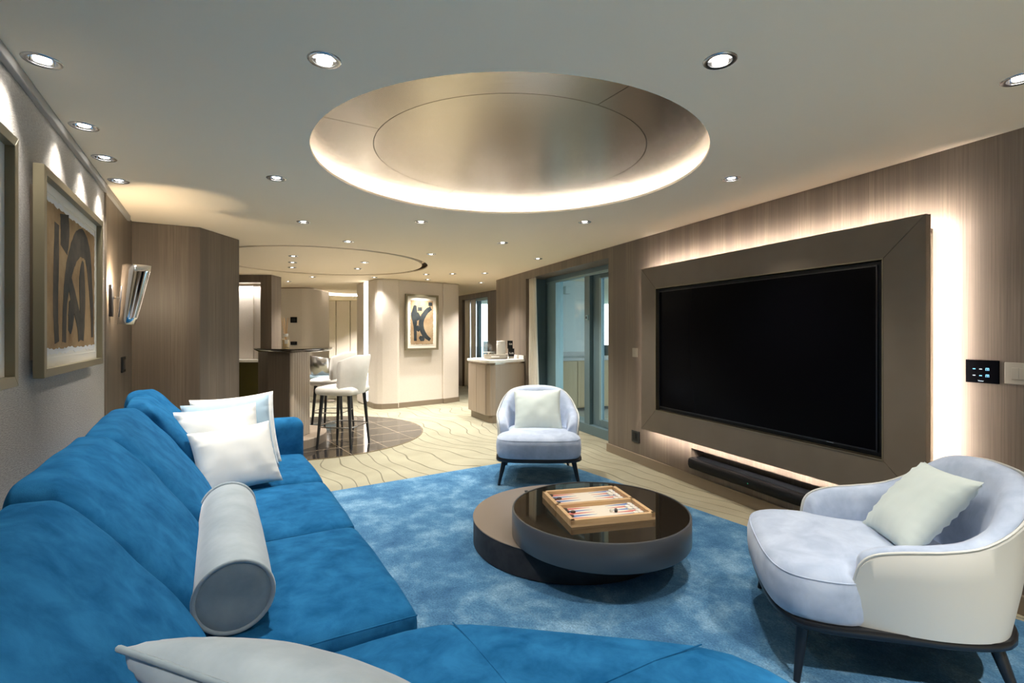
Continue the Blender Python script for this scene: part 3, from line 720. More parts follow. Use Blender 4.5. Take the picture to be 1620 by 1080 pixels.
# ================================================================== armchairs
def make_armchair():
    t = thing('armchair')
    # U-shaped plan path of the shell (outer face), left arm front -> back -> right arm front; (x, y, top height)
    half = [(-.352, -.185, .365), (-.358, -.165, .430), (-.364, -.125, .472), (-.374, -.05, .495), (-.380, .06, .512), (-.372, .17, .540), (-.335, .275, .605), (-.25, .355, .682), (-.13, .395, .714), (0, .405, .720)]
    pts = half + [(-x, y, h) for x, y, h in half[-2::-1]]
    path = smoothpath(pts, 4); n = len(path)
    shell = []; pad = []; pipe = []
    for i, p in enumerate(path):
        tg = path[min(i+1, n-1)]-path[max(i-1, 0)]; tg.z = 0; tg.normalize(); nn = Vector((-tg.y, tg.x, 0))
        if nn.dot(Vector((p.x, p.y-.05, 0))) < 0: nn = -nn
        h = p.z; back = max(0, (p.y-.05)/.35)
        lean = .045+.03*back          # shell flares outward towards the top
        def q(off, z): 
            e = off - lean*(1-(z-.215)/(.53)); v = Vector((p.x, p.y, 0))+nn*e; return (v.x, v.y, z)
        zb = .218
        shell.append([q(.0, zb), q(.004, zb+(h-zb)*.33), q(.004, zb+(h-zb)*.66), q(0, h-.012), q(-.010, h-.004), q(-.012, h-.02), q(-.010, zb+(h-zb)*.5), q(-.012, zb)])
        pipe.append(q(-.006, h-.002))
        th = .085
        # padded lining: closed section
        zz = [zb+.02, zb+(h-zb)*.45, h-.035]
        pad.append([q(-.014, zz[0]), q(-.014, zz[1]), q(-.014, h-.012), q(-.022, h+.002), q(-.045, h+.006), q(-.07, h-.004), q(-th, h-.035), q(-th-.012, zb+(h-zb)*.62), q(-th-.006, zb+(h-zb)*.35), q(-th, zb+.02)])
    G().rings(shell).build('outer_shell', M['leather'], t, smooth=55)
    G().rings(pad).build('padded_lining', M['ice'], t, smooth=65)
    G().tube(pipe, .0045, 6).build('piping', M['leather'], t, smooth=60)
    # seat cushion: bowed front, narrower between the arms
    half = [(0, -.415), (.14, -.412), (.25, -.395), (.315, -.355), (.340, -.28), (.342, -.20), (.325, -.15), (.285, -.05), (.275, .10), (.24, .22), (.12, .27), (0, .275)]
    out = smoothpath([(x, y, 0) for x, y in half] + [(-x, y, 0) for x, y in half[-2:0:-1]], 3, True)
    c = Vector((0, -.06, 0)); rs = []
    for sc, z in ((.965, .222), (.99, .240), (1.0, .275), (1.0, .325), (.985, .353), (.95, .373), (.88, .386), (.72, .397), (.45, .404), (.05, .407)):
        rs.append([(c.x+(p.x-c.x)*sc, c.y+(p.y-c.y)*sc, z-.012*max(0, (p.y+.1))) for p in out])
    sc_ = G().rings(rs).build('seat_cushion', M['ice'], t, smooth=60)
    G().tube([(c.x+(p.x-c.x)*.972+0, c.y+(p.y-c.y)*.972, .3635-.012*max(0, (p.y+.1))) for p in out], .0022, 6, True).build('seam', M['ice'], sc_)
    bo_ = smoothpath([(0, -.40, 0), (.2, -.39, 0), (.32, -.34, 0), (.345, -.24, 0), (.335, -.05, 0), (.325, .12, 0), (.28, .26, 0), (.16, .335, 0), (0, .35, 0), (-.16, .335, 0), (-.28, .26, 0), (-.325, .12, 0), (-.335, -.05, 0), (-.345, -.24, 0), (-.32, -.34, 0), (-.2, -.39, 0)], 3, True)
    G().rings([[(p.x*s_, p.y*s_, z) for p in bo_] for s_, z in ((.985, .190), (1.0, .196), (1.0, .212), (.99, .220))]).build('base_frame', M['dark_metal'], t, smooth=50)
    for sx in (-1, 1):
        for (y0, y1, x0, x1) in ((-.305, -.335, .275, .318), (.235, .285, .235, .285)):
            lg = G().tube([(sx*x0, y0, .20), (sx*(x0+(x1-x0)*.12), y0+(y1-y0)*.12, .175), (sx*x1, y1, .0)], [.026, .020, .0105], 12).build('leg', M['dark_metal'], t, smooth=50)
            G().tube([(sx*x0, y0, .192), (sx*(x0-.085), y0+.0, .190)], [.012, .005], 8).build('bracket', M['dark_metal'], lg, smooth=50)
    return t
ac = make_armchair()
ac.location = (.222, 4.29, RZ); ac.rotation_euler = rotz(-1.5)
tag(ac, 'ice blue armchair facing the camera at the far edge of the rug', 'armchair', 'ice blue armchairs on the rug')
ac2 = copy_tree(ac); ac2.scale = (1.045, 1.045, 1.0); ac2.location = (1.415, 1.947, RZ); ac2.rotation_euler = rotz(-106.5)
tag(ac2, 'ice blue armchair with cream leather back, nearest, in front of the television at right', 'armchair')
yl = lambda o, x, y: (o.location.x+x*math.cos(o.rotation_euler.z)-y*math.sin(o.rotation_euler.z), o.location.y+x*math.sin(o.rotation_euler.z)+y*math.cos(o.rotation_euler.z))
pillow('throw_pillow', 'pale_green', 'pale sage throw pillow on the far armchair', (*yl(ac, .0, .06), .555), -1.5, 58, .42, .40, .13, 6, 1)['group'] = 'sage pillows on the armchairs'
pillow('throw_pillow', 'pale_green', 'pale sage throw pillow standing on the near armchair', (*yl(ac2, -.03, .15), .555), -106.5, 50, .37, .365, .13, 7, 4)['group'] = 'sage pillows on the armchairs'
# ================================================================== coffee table
ct = thing('coffee_table', 'low two-tier round coffee table, smoked glass drum overlapping a charcoal drum', 'coffee table', (.33, 2.93, RZ))
lo_ = G().lathe([(.50, 0), (.555, .006), (.555, .140), (.553, .144)], 96, cap0=True, cap1=True).build('lower_drum', M['table_leather'], ct, smooth=40)
G().lathe([(.001, .1442), (.556, .1442), (.558, .147), (.556, .150), (.001, .150)], 96).build('lower_top', M['table_top'], lo_, smooth=40)
up_ = G().lathe([(.40, .1508), (.457, .153), (.460, .158), (.460, .284), (.457, .288), (.450, .288), (.449, .2795), (.001, .2790)], 96).build('upper_drum', M['table_side'], ct, smooth=40)
up_.location = (.13, -.30, 0)
G().lathe([(.001, .2795), (.4485, .2795), (.4485, .2850), (.001, .2850)], 96).build('glass_top', M['table_glass'], up_, smooth=40)
G().lathe([(.001, .150), (.012, .150), (.012, .156), (.001, .156)], 16, -.235, .40).build('pivot_cap', M['dark_metal'], lo_)
TZ = RZ+.2852
# ================================================================== backgammon set
bgm = thing('backgammon_board', 'open blond wood backgammon board on the smoked glass table top', 'board game', (.439, 2.636, TZ), rotz(13.9))
BW, BD, BH, RL = .44, .46, .034, .020
for sy in (-1, 1):
    y0, y1 = (0.001, BD/2) if sy > 0 else (-BD/2, -.001)
    tr = box('tray', (-BW/2, BW/2, y0, y1, 0, .012), M['oak'], bgm)
    for d in ((-BW/2, BW/2, y0, y0+(RL if sy < 0 else RL*.55)), (-BW/2, BW/2, y1-(RL if sy > 0 else RL*.55), y1), (-BW/2, -BW/2+RL, y0, y1), (BW/2-RL, BW/2, y0, y1)):
        box('rail', (*d, .012, BH), M['oak'], tr, bevel=.0012)
    fy0 = y0+(RL if sy < 0 else RL*.55); fy1 = y1-(RL if sy > 0 else RL*.55)
    fl_ = box('playing_field', (-BW/2+RL, BW/2-RL, fy0, fy1, .012, .0135), M['felt'], tr)
    w = (fy1-fy0)/6
    for k in range(6):
        for sx in (-1, 1):
            a = fy0+k*w; xb = sx*(BW/2-RL-.002)
            G().prism([(xb, a+.002), (xb, a+w-.002), (xb-sx*.155, a+w/2)], .0135, .0141).build('point', M['red' if (k+(sx > 0)) % 2 else 'bluept'], tr)
def onboard(x, y): 
    a = math.radians(13.9); return (.439+x*math.cos(a)-y*math.sin(a), 2.636+x*math.sin(a)+y*math.cos(a))
ck = G().lathe([(.001, 0), (.0125, 0), (.0135, .001), (.0135, .0055), (.0125, .0065), (.010, .0065), (.009, .0058), (.001, .0058)], 20)
def checker(x, y, z, white):
    g = G(); g.v = list(ck.v); g.f = list(ck.f)
    p = onboard(x, y); o = g.build('checker', M['ivory' if white else 'brown'], smooth=40)
    o.location = (*p, TZ+.0142+z)
    far = y > 0; side = 'right' if x > 0 else 'left'; col = 'inner' if abs(x) < .17 else 'outer'
    kk = (white, far, col); COUNT[kk] = COUNT.get(kk, 0)+1
    tag(o, '%s checker, number %s from near edge, %s %s column, %s board half' % ('ivory' if white else 'dark brown', ('one', 'two', 'three', 'four', 'five', 'six')[COUNT[kk]-1], col, side, 'far' if far else 'near'), 'checker', ('ivory' if white else 'brown')+(' checkers, far half' if far else ' checkers, near half'))
COUNT = {}
fw = .19/6
for half_y in (.115, -.115):
    for k in range(6):
        yy = half_y+(k-2.5)*fw*.98
        checker(.178, yy, 0, True)
        if k in (1, 3, 4): checker(.150, yy, 0, True)
    for k in (1, 3, 5) if half_y > 0 else (2, 4, 5):
        checker(-.182, half_y+(k-2.5)*fw*.98, 0, False)
    checker(-.154, half_y+(.5 if half_y > 0 else 1.2)*fw, 0, False)
for k, (x, y, m, nm) in enumerate(((.035, -.118, 'ivory', 'white'), (.058, -.128, 'leg_black', 'black'), (.066, -.110, 'leg_black', 'black'))):
    d = G().softbox(.013, .013, .013, .0025, 2, er=2).build('game_die', M[m], smooth=60); d.location = (*onboard(x, y), TZ+.0142+.0066); d.rotation_euler = rotz(20+31*k)
    g = G()
    for px, py in ((-.003, -.003), (.003, .003), (0, 0)): g.lathe([(.0011, .0064), (.0011, .0068), (.0001, .0068)], 8, px, py)
    g.build('pips', M['leg_black' if m == 'ivory' else 'ivory'], d)
    tag(d, ('small white die lying on the near half of the backgammon board' if k == 0 else 'small black die next to the white one, %s of the two black dice' % ('nearer' if k == 1 else 'farther')), 'die')
# ================================================================== television, surround, sound bar
tv = RW.empty('television_surround', label='wide taupe leather panel surround of the television with glowing edges', cat='wall panel')
FY0, FY1, FZ0, FZ1 = 2.631, 4.842, .379, 1.794; OY0, OY1, OZ0, OZ1 = 2.829, 4.641, .575, 1.602
fx0, fx1 = -.150, -.123
def mitre(name, quad):
    G().rings([[(x, y, z) for y, z in quad] for x in (fx0, fx1)]).build(name, M['tvframe'], tv, bevel=.002)
e_ = .0012
mitre('top_board', [(FY0+e_, FZ1), (FY1-e_, FZ1), (OY1-e_, OZ1), (OY0+e_, OZ1)]); mitre('bottom_board', [(FY0+e_, FZ0), (FY1-e_, FZ0), (OY1-e_, OZ0), (OY0+e_, OZ0)])
mitre('side_board', [(FY0, FZ0+e_), (FY0, FZ1-e_), (OY0, OZ1-e_), (OY0, OZ0+e_)]); mitre('side_board', [(FY1, FZ0+e_), (FY1, FZ1-e_), (OY1, OZ1-e_), (OY1, OZ0+e_)])
bx_ = G(); i_ = .05
bx_.box(-.123, 0, FY0+i_, FY0+i_+.02, FZ0+i_, FZ1-i_); bx_.box(-.123, 0, FY1-i_-.02, FY1-i_, FZ0+i_, FZ1-i_)
bx_.box(-.123, 0, FY0+i_, FY1-i_, FZ0+i_, FZ0+i_+.02); bx_.box(-.123, 0, FY0+i_, FY1-i_, FZ1-i_-.02, FZ1-i_)
bx_.build('backing_box', M['tvframe'], tv)
for d in ((FY0+.014, FY0+.030, FZ0+.03, FZ1-.03), (FY1-.030, FY1-.014, FZ0+.03, FZ1-.03), (FY0+.03, FY1-.03, FZ0+.014, FZ0+.030), (FY0+.03, FY1-.03, FZ1-.030, FZ1-.014)):
    box('light_strip', (-.1228, -.1210, *d), M['led_tv'], tv)
lp = G()  # unseen lip, added to keep the strip light off the ceiling
for d in ((FY0, FY0+.004, FZ0, FZ1), (FY1-.004, FY1, FZ0, FZ1), (FY0, FY1, FZ0, FZ0+.004), (FY0, FY1, FZ1-.004, FZ1)): lp.box(-.1235, -.112, *d)
lp.build('light_shield_lip', M['tvframe'], tv)
g = G(); iw = .006
for d in ((OY0-iw, OY0, OZ0-iw, OZ1+iw), (OY1, OY1+iw, OZ0-iw, OZ1+iw), (OY0, OY1, OZ0-iw, OZ0), (OY0, OY1, OZ1, OZ1+iw)): g.box(-.152, -.10, *d)
g.build('inner_lip', M['picture_frame'], tv)
ts = RW.empty('television', label='large black flat television, switched off, set into the taupe surround', cat='television')
box('housing', (-.118, -.02, OY0+.004, OY1-.004, OZ0+.004, OZ1-.004), M['black'], ts)
bz = G(); a, b, c, d = OY0+.045, OY1-.018, OZ0+.032, OZ1-.028; q = .007
for dd in ((a-q, a, c-q, d+q), (b, b+q, c-q, d+q), (a, b, c-q, c), (a, b, d, d+q)): bz.box(-.126, -.118, *dd)
bz.build('bezel', M['bezel'], ts); box('screen', (-.121, -.118, a, b, c, d), M['screen'], ts)
box('logo', (-.1265, -.126, 3.10, 3.145, c-.0055, c-.002), M['steel'], ts)
sb = RW.empty('sound_bar', label='long black sound bar resting in the wall niche under the television', cat='sound bar')
prof = [(-.030, .148), (-.038, .165), (-.038, .195), (-.030, .212), (-.015, .218), (.10, .218), (.10, .1315), (-.012, .1315), (-.024, .138)]
G().rings([[(x, y, z) for x, z in prof] for y in (NI[0]+.03, NI[1]-.006)]).build('bar_body', M['black'], sb, smooth=35)
box('top_grille', (-.010, .09, NI[0]+.05, NI[1]-.03, .218, .2205), M['bezel'], sb)
box('pilot_light', (-.0392, -.0378, 3.78, 3.785, .172, .176), M['green_led'], sb)
# ================================================================== plates on the television wall
tp = RW.empty('touch_panel', label='black glass touch panel with six blue icons, right of the television', cat='control panel')
box('glass_plate', (-.009, 0, 2.421, 2.544, .994, 1.100), M['screen'], tp, bevel=.0015)
for r in range(2):
    for k in range(3):
        yy = 2.511-k*.0245; zz = 1.058-r*.030
        if k < 2: box('icon', (-.0096, -.009, yy-.005, yy+.005, zz-.0018, zz+.0018), M['icon_white' if (k+r) == 1 else 'icon'], tp)
        else:
            g = G(); g.box(-.0096, -.009, yy-.0062, yy+.0062, zz+.004, zz+.006)
            for q in (-.0055, 0, .0055): g.box(-.0096, -.009, yy+q-.001, yy+q+.001, zz-.006, zz+.004)
            g.build('icon', M['icon'], tp)
tx = bpy.data.curves.new('maker_name', 'FONT'); tx.body = 'Vimar'; tx.size = .009; tx.align_x = 'CENTER'; tx.extrude = .0002
to = bpy.data.objects.new('maker_name', tx); dg = bpy.context.evaluated_depsgraph_get()
me = bpy.data.meshes.new_from_object(to); me.materials.append(M['icon_white']); bpy.data.objects.remove(to)
to = bpy.data.objects.new('maker_name', me); link(to, tp); to.rotation_euler = (PI/2, 0, -PI/2); to.location = (-.0094, 2.486, 1.001)
s1 = RW.empty('light_switch', label='cream rocker switch plate at the right photo edge beside the touch panel', cat='switch')
box('plate', (-.008, 0, 2.283, 2.403, .998, 1.094), M['plate_cream'], s1, bevel=.003)
for k in range(3): box('rocker', (-.012, -.008, 2.352-k*.026, 2.377-k*.026, 1.021, 1.071), M['plate_cream'], s1, bevel=.0015)
s2 = RW.empty('light_switch', label='cream single switch plate between terrace door and television', cat='switch')
box('plate', (-.008, 0, 5.095, 5.175, 1.00, 1.085), M['plate_cream'], s2, bevel=.002); box('rocker', (-.012, -.008, 5.115, 5.155, 1.02, 1.065), M['plate_cream'], s2, bevel=.0015)
s3 = RW.empty('wall_socket', label='dark grey wall socket low beside the television wall end', cat='socket')
box('plate', (-.010, 0, 5.065, 5.185, .190, .298), M['dark_metal'], s3, bevel=.002)
box('insert', (-.012, -.009, 5.085, 5.165, .205, .283), M['black'], s3)
G().lathe([(.001, .0), (.020, .0), (.020, .003), (.001, .003)], 20).xf(Matrix.Translation((-.0118, 5.13, .244)) @ Matrix.Rotation(-PI/2, 4, 'Y')).build('outlet_ring', M['black'], s3)
# ================================================================== framed pictures
def jag(w, h, n, a, seed):
    pts = []
    rnd = random.Random(seed)
    def edge(p, q):
        for k in range(n):
            t = k/n; pts.append((p[0]+(q[0]-p[0])*t+rnd.uniform(-a, a), p[1]+(q[1]-p[1])*t+rnd.uniform(-a, a)))
    c = [(-w/2, -h/2), (w/2, -h/2), (w/2, h/2), (-w/2, h/2)]
    for i in range(4): edge(c[i], c[(i+1) % 4])
    return pts
def stroke(path, wid, z0, z1, seed=0):
    pts = smoothpath([(x, y, 0) for x, y in path], 6); n = len(pts); L, Rr = [], []
    for i, p in enumerate(pts):
        t = (pts[min(i+1, n-1)]-pts[max(i-1, 0)]).normalized(); nn = Vector((-t.y, t.x, 0))
        u = i/(n-1)*(len(wid)-1); k = min(int(u), len(wid)-2); w = wid[k]+(wid[k+1]-wid[k])*(u-k)
        w *= 1+.12*noise.noise(Vector((p.x*30+seed, p.y*30, seed)))
        L.append(p+nn*w/2); Rr.append(p-nn*w/2)
    return G().rings([[(a.x, a.y, z) for a, z in ((L[i], z0), (Rr[i], z0), (Rr[i], z1), (L[i], z1))] for i in range(n)])
def picture(frame, y, z, w, h, side, label, strokes, paper, pw, ph, dep=.054, fw=.032, craft='craft', ink='ink', torn=True):
    """local: X along the picture width, Y up, Z out of the wall"""
    t = thing('framed_picture', label, 'picture')
    p = frame.w(.001 if side > 0 else -.001, y)
    ex = Vector((frame.y[0], frame.y[1], 0))*side; n = Vector((frame.x[0], frame.x[1], 0))*side
    Mx = Matrix((( ex.x, 0, n.x, p[0]), (ex.y, 0, n.y, p[1]), (0, 1, 0, z), (0, 0, 0, 1)))
    t.matrix_world = Mx
    for q in ([(-w/2, -h/2), (w/2, -h/2), (w/2-fw, -h/2+fw), (-w/2+fw, -h/2+fw)], [(-w/2, h/2), (w/2, h/2), (w/2-fw, h/2-fw), (-w/2+fw, h/2-fw)],
              [(-w/2, -h/2), (-w/2, h/2), (-w/2+fw, h/2-fw), (-w/2+fw, -h/2+fw)], [(w/2, -h/2), (w/2, h/2), (w/2-fw, h/2-fw), (w/2-fw, -h/2+fw)]):
        G().prism(q, .022, dep).build('frame_rail', M['picture_frame'], t, bevel=.0015)
    box('wall_spacer', (-w/2+fw*2, w/2-fw*2, -h/2+fw*2, h/2-fw*2, 0, .024), M['wood_dark'], t)
    box('mat_board', (-w/2+fw*.6, w/2-fw*.6, -h/2+fw*.6, h/2-fw*.6, .024, .030), M['mat_board'], t)
    mb = G(); mw, mh = pw+.03, ph+.035; bw = .004
    for d in ((-mw/2, mw/2, mh/2-bw, mh/2), (-mw/2, mw/2, -mh/2, -mh/2+bw), (-mw/2, -mw/2+bw, -mh/2, mh/2), (mw/2-bw, mw/2, -mh/2, mh/2)): mb.box(*d, .030, .0325)
    mb.build('mat_bevel', M['mat_board'], t)
    art = None
    if torn: art = G().prism(jag(pw, ph, 34, .006, 3), .0305, .032).build('torn_sheet', M['torn'], t)
    art2 = G().prism(jag(pw-.03*(1 if torn else .2), ph-.04*(1 if torn else .2), 40, .005, 5), .032, .0335).build('painted_sheet', M[craft], t)
    for k, (pth, wd) in enumerate(strokes):
        stroke([(a*pw, b*ph) for a, b in pth], [q*pw for q in wd], .0335, .0340+.0002*k, k).build('brush_stroke', M[ink], art2)
    return t
# the picture wall faces +x; seen from the room, +u runs to the right
st1 = [([(-.31, .36), (-.32, .1), (-.33, -.2), (-.31, -.43)], [.07, .085, .08, .07]), ([(-.18, .46), (-.17, .34), (-.19, .21)], [.15, .16, .12]),
       ([(-.19, -.43), (-.17, -.15), (-.10, .08), (.03, .27), (.17, .34), (.30, .28), (.37, .05), (.41, -.18), (.42, -.40)], [.07, .07, .11, .14, .15, .13, .10, .07, .05]),
       ([(-.12, .06), (-.02, -.10), (.10, -.28), (.13, -.42)], [.06, .10, .09, .08]), ([(.19, .20), (.17, .05), (.18, -.15), (.16, -.42)], [.03, .13, .12, .09]),
       ([(-.08, -.13), (-.06, -.24), (-.09, -.36)], [.04, .11, .05])]
picture(LW, 2.585, 1.445, 1.075, .77, 1, 'framed abstract of dark arches on torn brown paper, whole picture nearest the wall lamp', st1, 'craft', .90, .605)
picture(LW, 1.24, 1.442, 1.075, .77, 1, 'framed abstract on brown paper cut off by the left photo edge', [([(-.2, .4), (-.2, -.4)], [.1, .12]), ([(.1, .35), (.3, .1), (.2, -.3)], [.1, .14, .1])], 'craft', .90, .605)
st3 = [([(-.30, .38), (-.33, .15), (-.30, -.1), (-.29, -.42)], [.10, .30, .13, .12]), ([(-.22, .22), (-.18, .12), (-.24, .05)], [.10, .22, .10]), ([(-.22, -.08), (-.16, -.15), (-.2, -.20)], [.10, .16, .10]),
       ([(.40, .33), (.18, .24), (-.02, .05), (-.02, -.13), (.12, -.29), (.36, -.40)], [.16, .19, .21, .21, .19, .12]),
       ([(-.12, -.33), (.0, -.37), (.10, -.40)], [.10, .22, .08]), ([(.28, .42), (.45, .42)], [.14, .14]), ([(-.18, .30), (.0, .30)], [.14, .14])]
picture(AW, .425, 1.415, .63, .935, 1, 'small framed abstract with a black crescent on tan paper, on the cream art wall', st3, 'craft', .44, .745, craft='craft_light', ink='ink_blue', torn=False, fw=.035)
# ================================================================== wall lamp
sc = thing('wall_lamp', 'chrome curved shield wall lamp glowing against the wood by the pictures', 'wall lamp', (*LW.w(.004, 3.66), 1.47), (0, 0, LW.a))
rows = []
for i in range(9):
    t = i/8; zz = -.19+.38*t; rr = .048+.030*t; x0 = .085+.055*t; row = []
    for k in range(25):
        a = math.radians(-52-105+210*k/24); row.append((x0+rr*math.cos(a), rr*math.sin(a), zz))
    rows.append(row)
G().rings(rows, close=False).build('shade', M['chrome'], sc, smooth=60, solid=.003)
box('back_plate', (0, .016, -.030, .030, -.14, .06), M['dark_metal'], sc, bevel=.003); G().tube([(.01, 0, -.02), (.12, 0, -.02)], .008, 8).build('arm', M['chrome'], sc)
G().lathe([(.001, -.02), (.012, -.02), (.014, .05), (.010, .085), (.001, .09)], 16, .105, 0).build('bulb', M['lamp'], sc, smooth=50)
l = bpy.data.lights.new('lamp_glow', 'POINT'); l.energy = 8.5; l.color = (1, .80, .55); l.shadow_soft_size = .015
lo = bpy.data.objects.new('lamp_glow', l); link(lo, sc); lo.location = (.075, 0, .06)
s4 = thing('light_switch', 'black switch plate below the chrome wall lamp', 'switch', (*LW.w(.004, 4.16), 1.0), (0, 0, LW.a))
box('plate', (0, .010, -.075, .075, -.055, .055), M['black'], s4, bevel=.002); box('rocker', (.009, .013, -.05, .0, -.035, .035), M['bezel'], s4); box('rocker', (.009, .013, .005, .05, -.035, .035), M['bezel'], s4)
# ================================================================== bar, stools
bar = thing('bar_counter', 'curved wood bar with fluted side and dark polished top behind the sofa', 'bar', (0, 0, 0))
body = [(-2.95, 5.80), (-2.62, 5.36), (-2.315, 5.20), (-2.300, 5.65), (-2.55, 6.10)]
G().prism(body, .10, 1.03).build('bar_body', M['wood'], bar, bevel=.01)
g = G()
for k in range(8):
    t = (k+.5)/8; y = 5.21+.43*t; x = -2.312+.013*t
    g.tube([(x, y, .105), (x, y, 1.02)], .026, 10)
g.build('fluting', M['wood_lit'], bar, smooth=50)
G().prism([(p[0]*.995, p[1]) for p in body], 1.02, 1.035).build('bronze_band', M['bronze'], bar)
top = smoothpath([(-2.80, 5.42, 0), (-2.55, 5.12, 0), (-2.28, 4.98, 0), (-2.08, 5.10, 0), (-1.98, 5.36, 0), (-2.06, 5.75, 0), (-2.35, 6.15, 0), (-2.85, 6.1, 0)], 6, True)
c = Vector((-2.4, 5.55, 0))
G().rings([[(c.x+(p.x-c.x)*s_, c.y+(p.y-c.y)*s_, z) for p in top] for s_, z in ((.90, 1.033), (.985, 1.052), (1.0, 1.060), (1.0, 1.066), (.995, 1.069))]).build('counter_top', M['table_glass'], bar, smooth=40)
pl = smoothpath([(-2.75, 5.40, 0), (-2.40, 5.12, 0), (-2.16, 5.30, 0), (-2.13, 5.72, 0), (-2.35, 6.10, 0), (-2.8, 6.1, 0)], 6, True)
G().prism([(p.x, p.y) for p in pl], .0, .10).build('plinth', M['wood_light'], bar, bevel=.006)
rd = thing('reed_diffuser', 'reed diffuser bottle with pale liquid on the bar top', 'diffuser', (-2.545, 5.62, 1.069))
G().lathe([(.001, 0), (.038, 0), (.041, .004), (.041, .10), (.034, .116), (.020, .122), (.020, .13)], 24, cap1=False).build('bottle', M['clear'], rd, smooth=50)
G().lathe([(.001, .003), (.037, .003), (.037, .085), (.001, .085)], 20).build('liquid', M['amber'], rd, smooth=50)
G().lathe([(.017, .118), (.022, .122), (.026, .150), (.025, .153), (.008, .153)], 20, cap0=False, cap1=True).build('collar', M['white'], rd, smooth=50)
box('label', (.005, .037, -.0425, -.040, .04, .085), M['white'], rd)
for k, (dx, dy) in enumerate(((-.05, 0), (-.035, .02), (-.005, -.02), (.012, .01), (.03, -.01))): G().tube([(0, 0, .06), (dx*1.0, dy, .33)], .0022, 6).build('reed', M['reed'], rd)
def make_stool():
    t = thing('bar_stool')
    soft('seat', M['white_fabric'], t, 0, -.01, .605, .43, .43, .085, .038, 8, bul=(.01, .012, .014), er=4)
    rows = []; n = 28
    for i in range(n+1):
        a = math.radians(-80+160*i/n); ca = math.cos(a); s_ = abs(i/n*2-1)
        x = .215*math.sin(a); y = .02+.205*ca
        top_ = .99-.10*max(0, s_-.45)**1.3*1.5; bot = .575
        lean = .055*max(0, ca+.3)
        o_ = [(x*1.0, y, bot), (x*1.04, y+lean*.5, bot+(top_-bot)*.5), (x*1.06, y+lean, top_-.02), (x*1.04, y+lean-.008, top_), (x*.96, y+lean-.03, top_-.004), (x*.90, y+lean-.045, top_-.03), (x*.86, y+lean*.5-.045, bot+(top_-bot)*.5), (x*.86, y-.04, bot+.03)]
        rows.append(o_)
    G().rings(rows).build('backrest', M['white_fabric'], t, smooth=60)
    for sx in (-1, 1):
        for sy in (-1, 1):
            G().tube([(sx*.165, sy*.155, .57), (sx*.20, sy*.195, 0)], [.021, .0125], 10).build('leg', M['leg_black'], t, smooth=50)
    pts = [(.186, -.176, .225), (.0, -.215, .225), (-.186, -.176, .225), (-.215, 0, .225), (-.186, .176, .225), (0, .20, .225), (.186, .176, .225), (.215, 0, .225)]
    G().tube(smoothpath(pts, 5, True), .007, 8, True).build('foot_ring', M['steel'], t, smooth=50)
    return t
so = make_stool(); so.location = (-1.84, 5.46, .0075); so.rotation_euler = rotz(-101)
tag(so, 'white upholstered bar stool with black legs, nearest the camera at the bar', 'bar stool', 'bar stools')
so2 = copy_tree(so); so2.location = (-2.31, 6.45, .0075); so2.rotation_euler = rotz(-92); tag(so2, 'white upholstered bar stool partly hidden behind the nearer stool', 'bar stool')
dc = thing('dining_chair', 'chrome shell dining chair with blue seat glimpsed behind the stools', 'chair', (-3.42, 9.0, 0), rotz(150))
rows = []
for i in range(21):
    a = math.radians(-100+200*i/20); rr = .24; s_ = abs(i/10-1)
    rows.append([(rr*.72*math.sin(a), .7*rr*math.cos(a), .46), (rr*.9*math.sin(a), .85*rr*math.cos(a), .62), (rr*1.12*math.sin(a), 1.0*rr*math.cos(a)+.03, .84-.06*s_)])
G().rings(rows, close=False).build('shell', M['steel'], dc, smooth=60, solid=.01)
soft('seat', M['blue_cotton'], dc, 0, -.02, .45, .40, .40, .08, .03, 5)
G().lathe([(.22, 0), (.22, .012), (.03, .02), (.025, .41), (.08, .42)], 24).build('pedestal', M['steel'], dc, smooth=50)
# ================================================================== side counter with tray
cb = RW.empty('side_cabinet', label='pale wood corner cabinet with two doors below a white counter', cat='cabinet')
cpoly = [(0, 7.80), (-.53, 7.565), (-.60, 7.58), (-.635, 7.64), (-.69, 8.28), (0, 8.62)]
G().prism([(x*.95, y) for x, y in cpoly], 0, .10).build('toe_kick', M['wood_dark'], cb)
G().prism(cpoly, .10, .80).build('cabinet_body', M['wood_light'], cb, bevel=.006)
def side_door(t0, t1):
    A, B_ = Vector((-.637, 7.645)), Vector((-.690, 8.275)); d = (B_-A); n = Vector((-d.y, d.x)).normalized(); n = n if n.x < 0 else -n
    a, b = A+d*t0, A+d*t1
    return G().prism([tuple(a), tuple(b), tuple(b+n*.014), tuple(a+n*.014)], .105, .795).build('door', M['wood_light'], cb, bevel=.002)
side_door(.01, .495); side_door(.505, .99)
G().prism([(x*1.008, y-.003) for x, y in cpoly], .80, .822).build('bronze_band', M['bronze'], cb)
wt = RW.empty('counter_top', label='white stone counter top over the pale corner cabinet', cat='worktop')
G().prism([(0, 7.785), (-.56, 7.535), (-.63, 7.56), (-.665, 7.63), (-.715, 8.30), (0, 8.64)], .822, .858).build('slab', M['stone'], wt, bevel=.004)
G().prism([(-.002, 7.79), (-.02, 7.79), (-.02, 8.6), (-.002, 8.6)], .858, .908).build('upstand', M['stone'], wt)
CZ = .858
tc = RW.w(-.36, 8.02)
ty = thing('serving_tray', 'round cream serving tray with cut-out handle on the white counter', 'tray', (*tc, CZ), (0, 0, 0))
G().lathe([(.001, 0), (.165, 0), (.175, .01), (.18, .065), (.176, .067), (.170, .012), (.001, .010)], 48).build('tray_body', M['plate_cream'], ty, smooth=40)
hd = G().tube([(.179*math.cos(a), .179*math.sin(a), .036) for a in [math.radians(-90-18+36*k/8) for k in range(9)]], .010, 8).build('handle_slot', M['white'], ty, smooth=50)
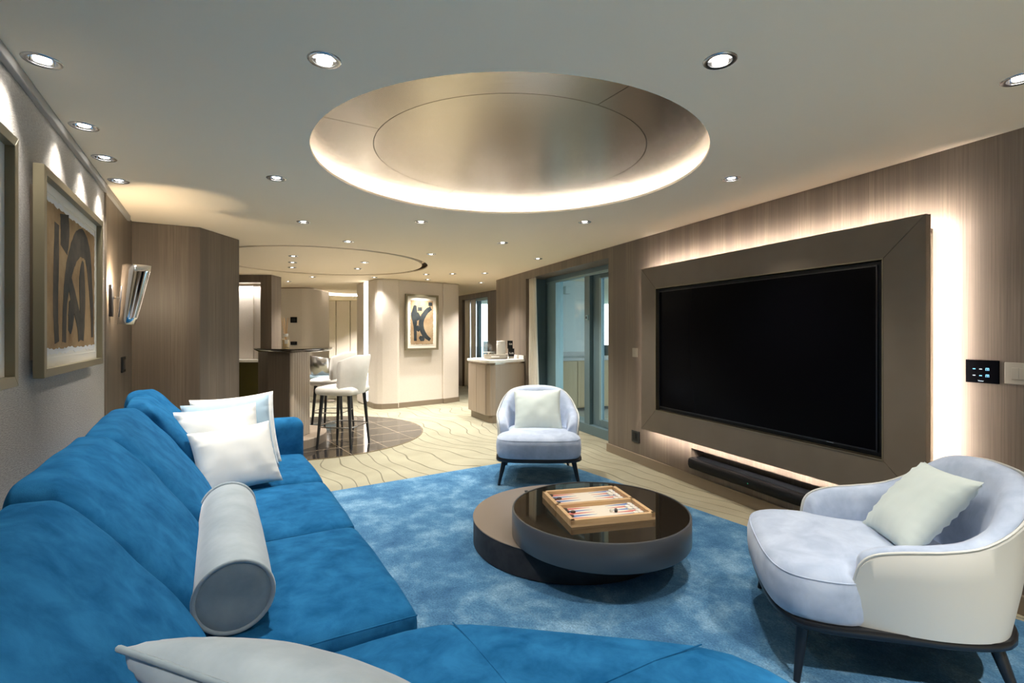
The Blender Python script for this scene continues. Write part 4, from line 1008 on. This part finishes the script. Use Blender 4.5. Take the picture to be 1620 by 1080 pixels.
kt = thing('ice_bucket', 'tall white lidded jug standing on the serving tray', 'jug', (tc[0]+.075, tc[1]+.0, CZ+.012))
G().lathe([(.001, 0), (.066, 0), (.068, .004), (.066, .205), (.060, .21)], 32).build('jug_body', M['white'], kt, smooth=40)
G().lathe([(.061, .208), (.063, .213), (.063, .243), (.060, .248), (.001, .249)], 32).build('lid', M['white'], kt, smooth=40)
bk = thing('coffee_box', 'black printed card box standing behind the white jug', 'box', (tc[0]+.215, tc[1]+.10, CZ))
box('lower_box', (-.035, .055, -.03, .03, .03, .145), M['black'], bk); box('upper_box', (-.045, .032, -.02, .03, .145, .262), M['black'], bk)
g = G(); rnd = random.Random(2)
for k in range(4): g.box(-.015+.016*k, -.005+.016*k, -.031, -.030, .065, .075+.02*rnd.random()); g.box(-.02+.012*k, -.013+.012*k, -.021, -.020, .20, .215+.015*rnd.random())
g.build('white_print', M['white'], bk)
box('stand', (-.03, .05, -.03, .03, 0, .03), M['plate_cream'], bk)
cs = thing('cake_stand', 'white pedestal stand under a clear glass dome on the counter', 'cake stand', (tc[0]-.112, tc[1]+.04, CZ+.012))
G().lathe([(.045, 0), (.045, .006), (.014, .014), (.012, .06), (.018, .072), (.072, .078), (.074, .084), (.001, .084)], 32).build('pedestal', M['white'], cs, smooth=40)
dm = G().lathe([(.060, .085), (.061, .15), (.055, .180), (.036, .203), (.010, .212), (.008, .215)], 32, cap0=False).build('glass_dome', M['clear'], cs, smooth=50)
G().lathe([(.006, .212), (.007, .222), (.013, .230), (.012, .240), (.001, .244)], 16).build('knob', M['clear'], dm, smooth=50)
for k, (dx, dy) in enumerate(((-.05, -.06), (-.015, .06))):
    tg_ = thing('tumbler', 'clear glass tumbler on the tray, %s' % ('beside the glass dome' if k == 0 else 'next to the white jug'), 'glass', (tc[0]+dx, tc[1]+dy, CZ+.012), group='tumblers on the tray')
    G().lathe([(.001, 0), (.030, 0), (.034, .10), (.032, .10), (.028, .008), (.001, .008)], 24).build('glass_wall', M['clear'], tg_, smooth=40)
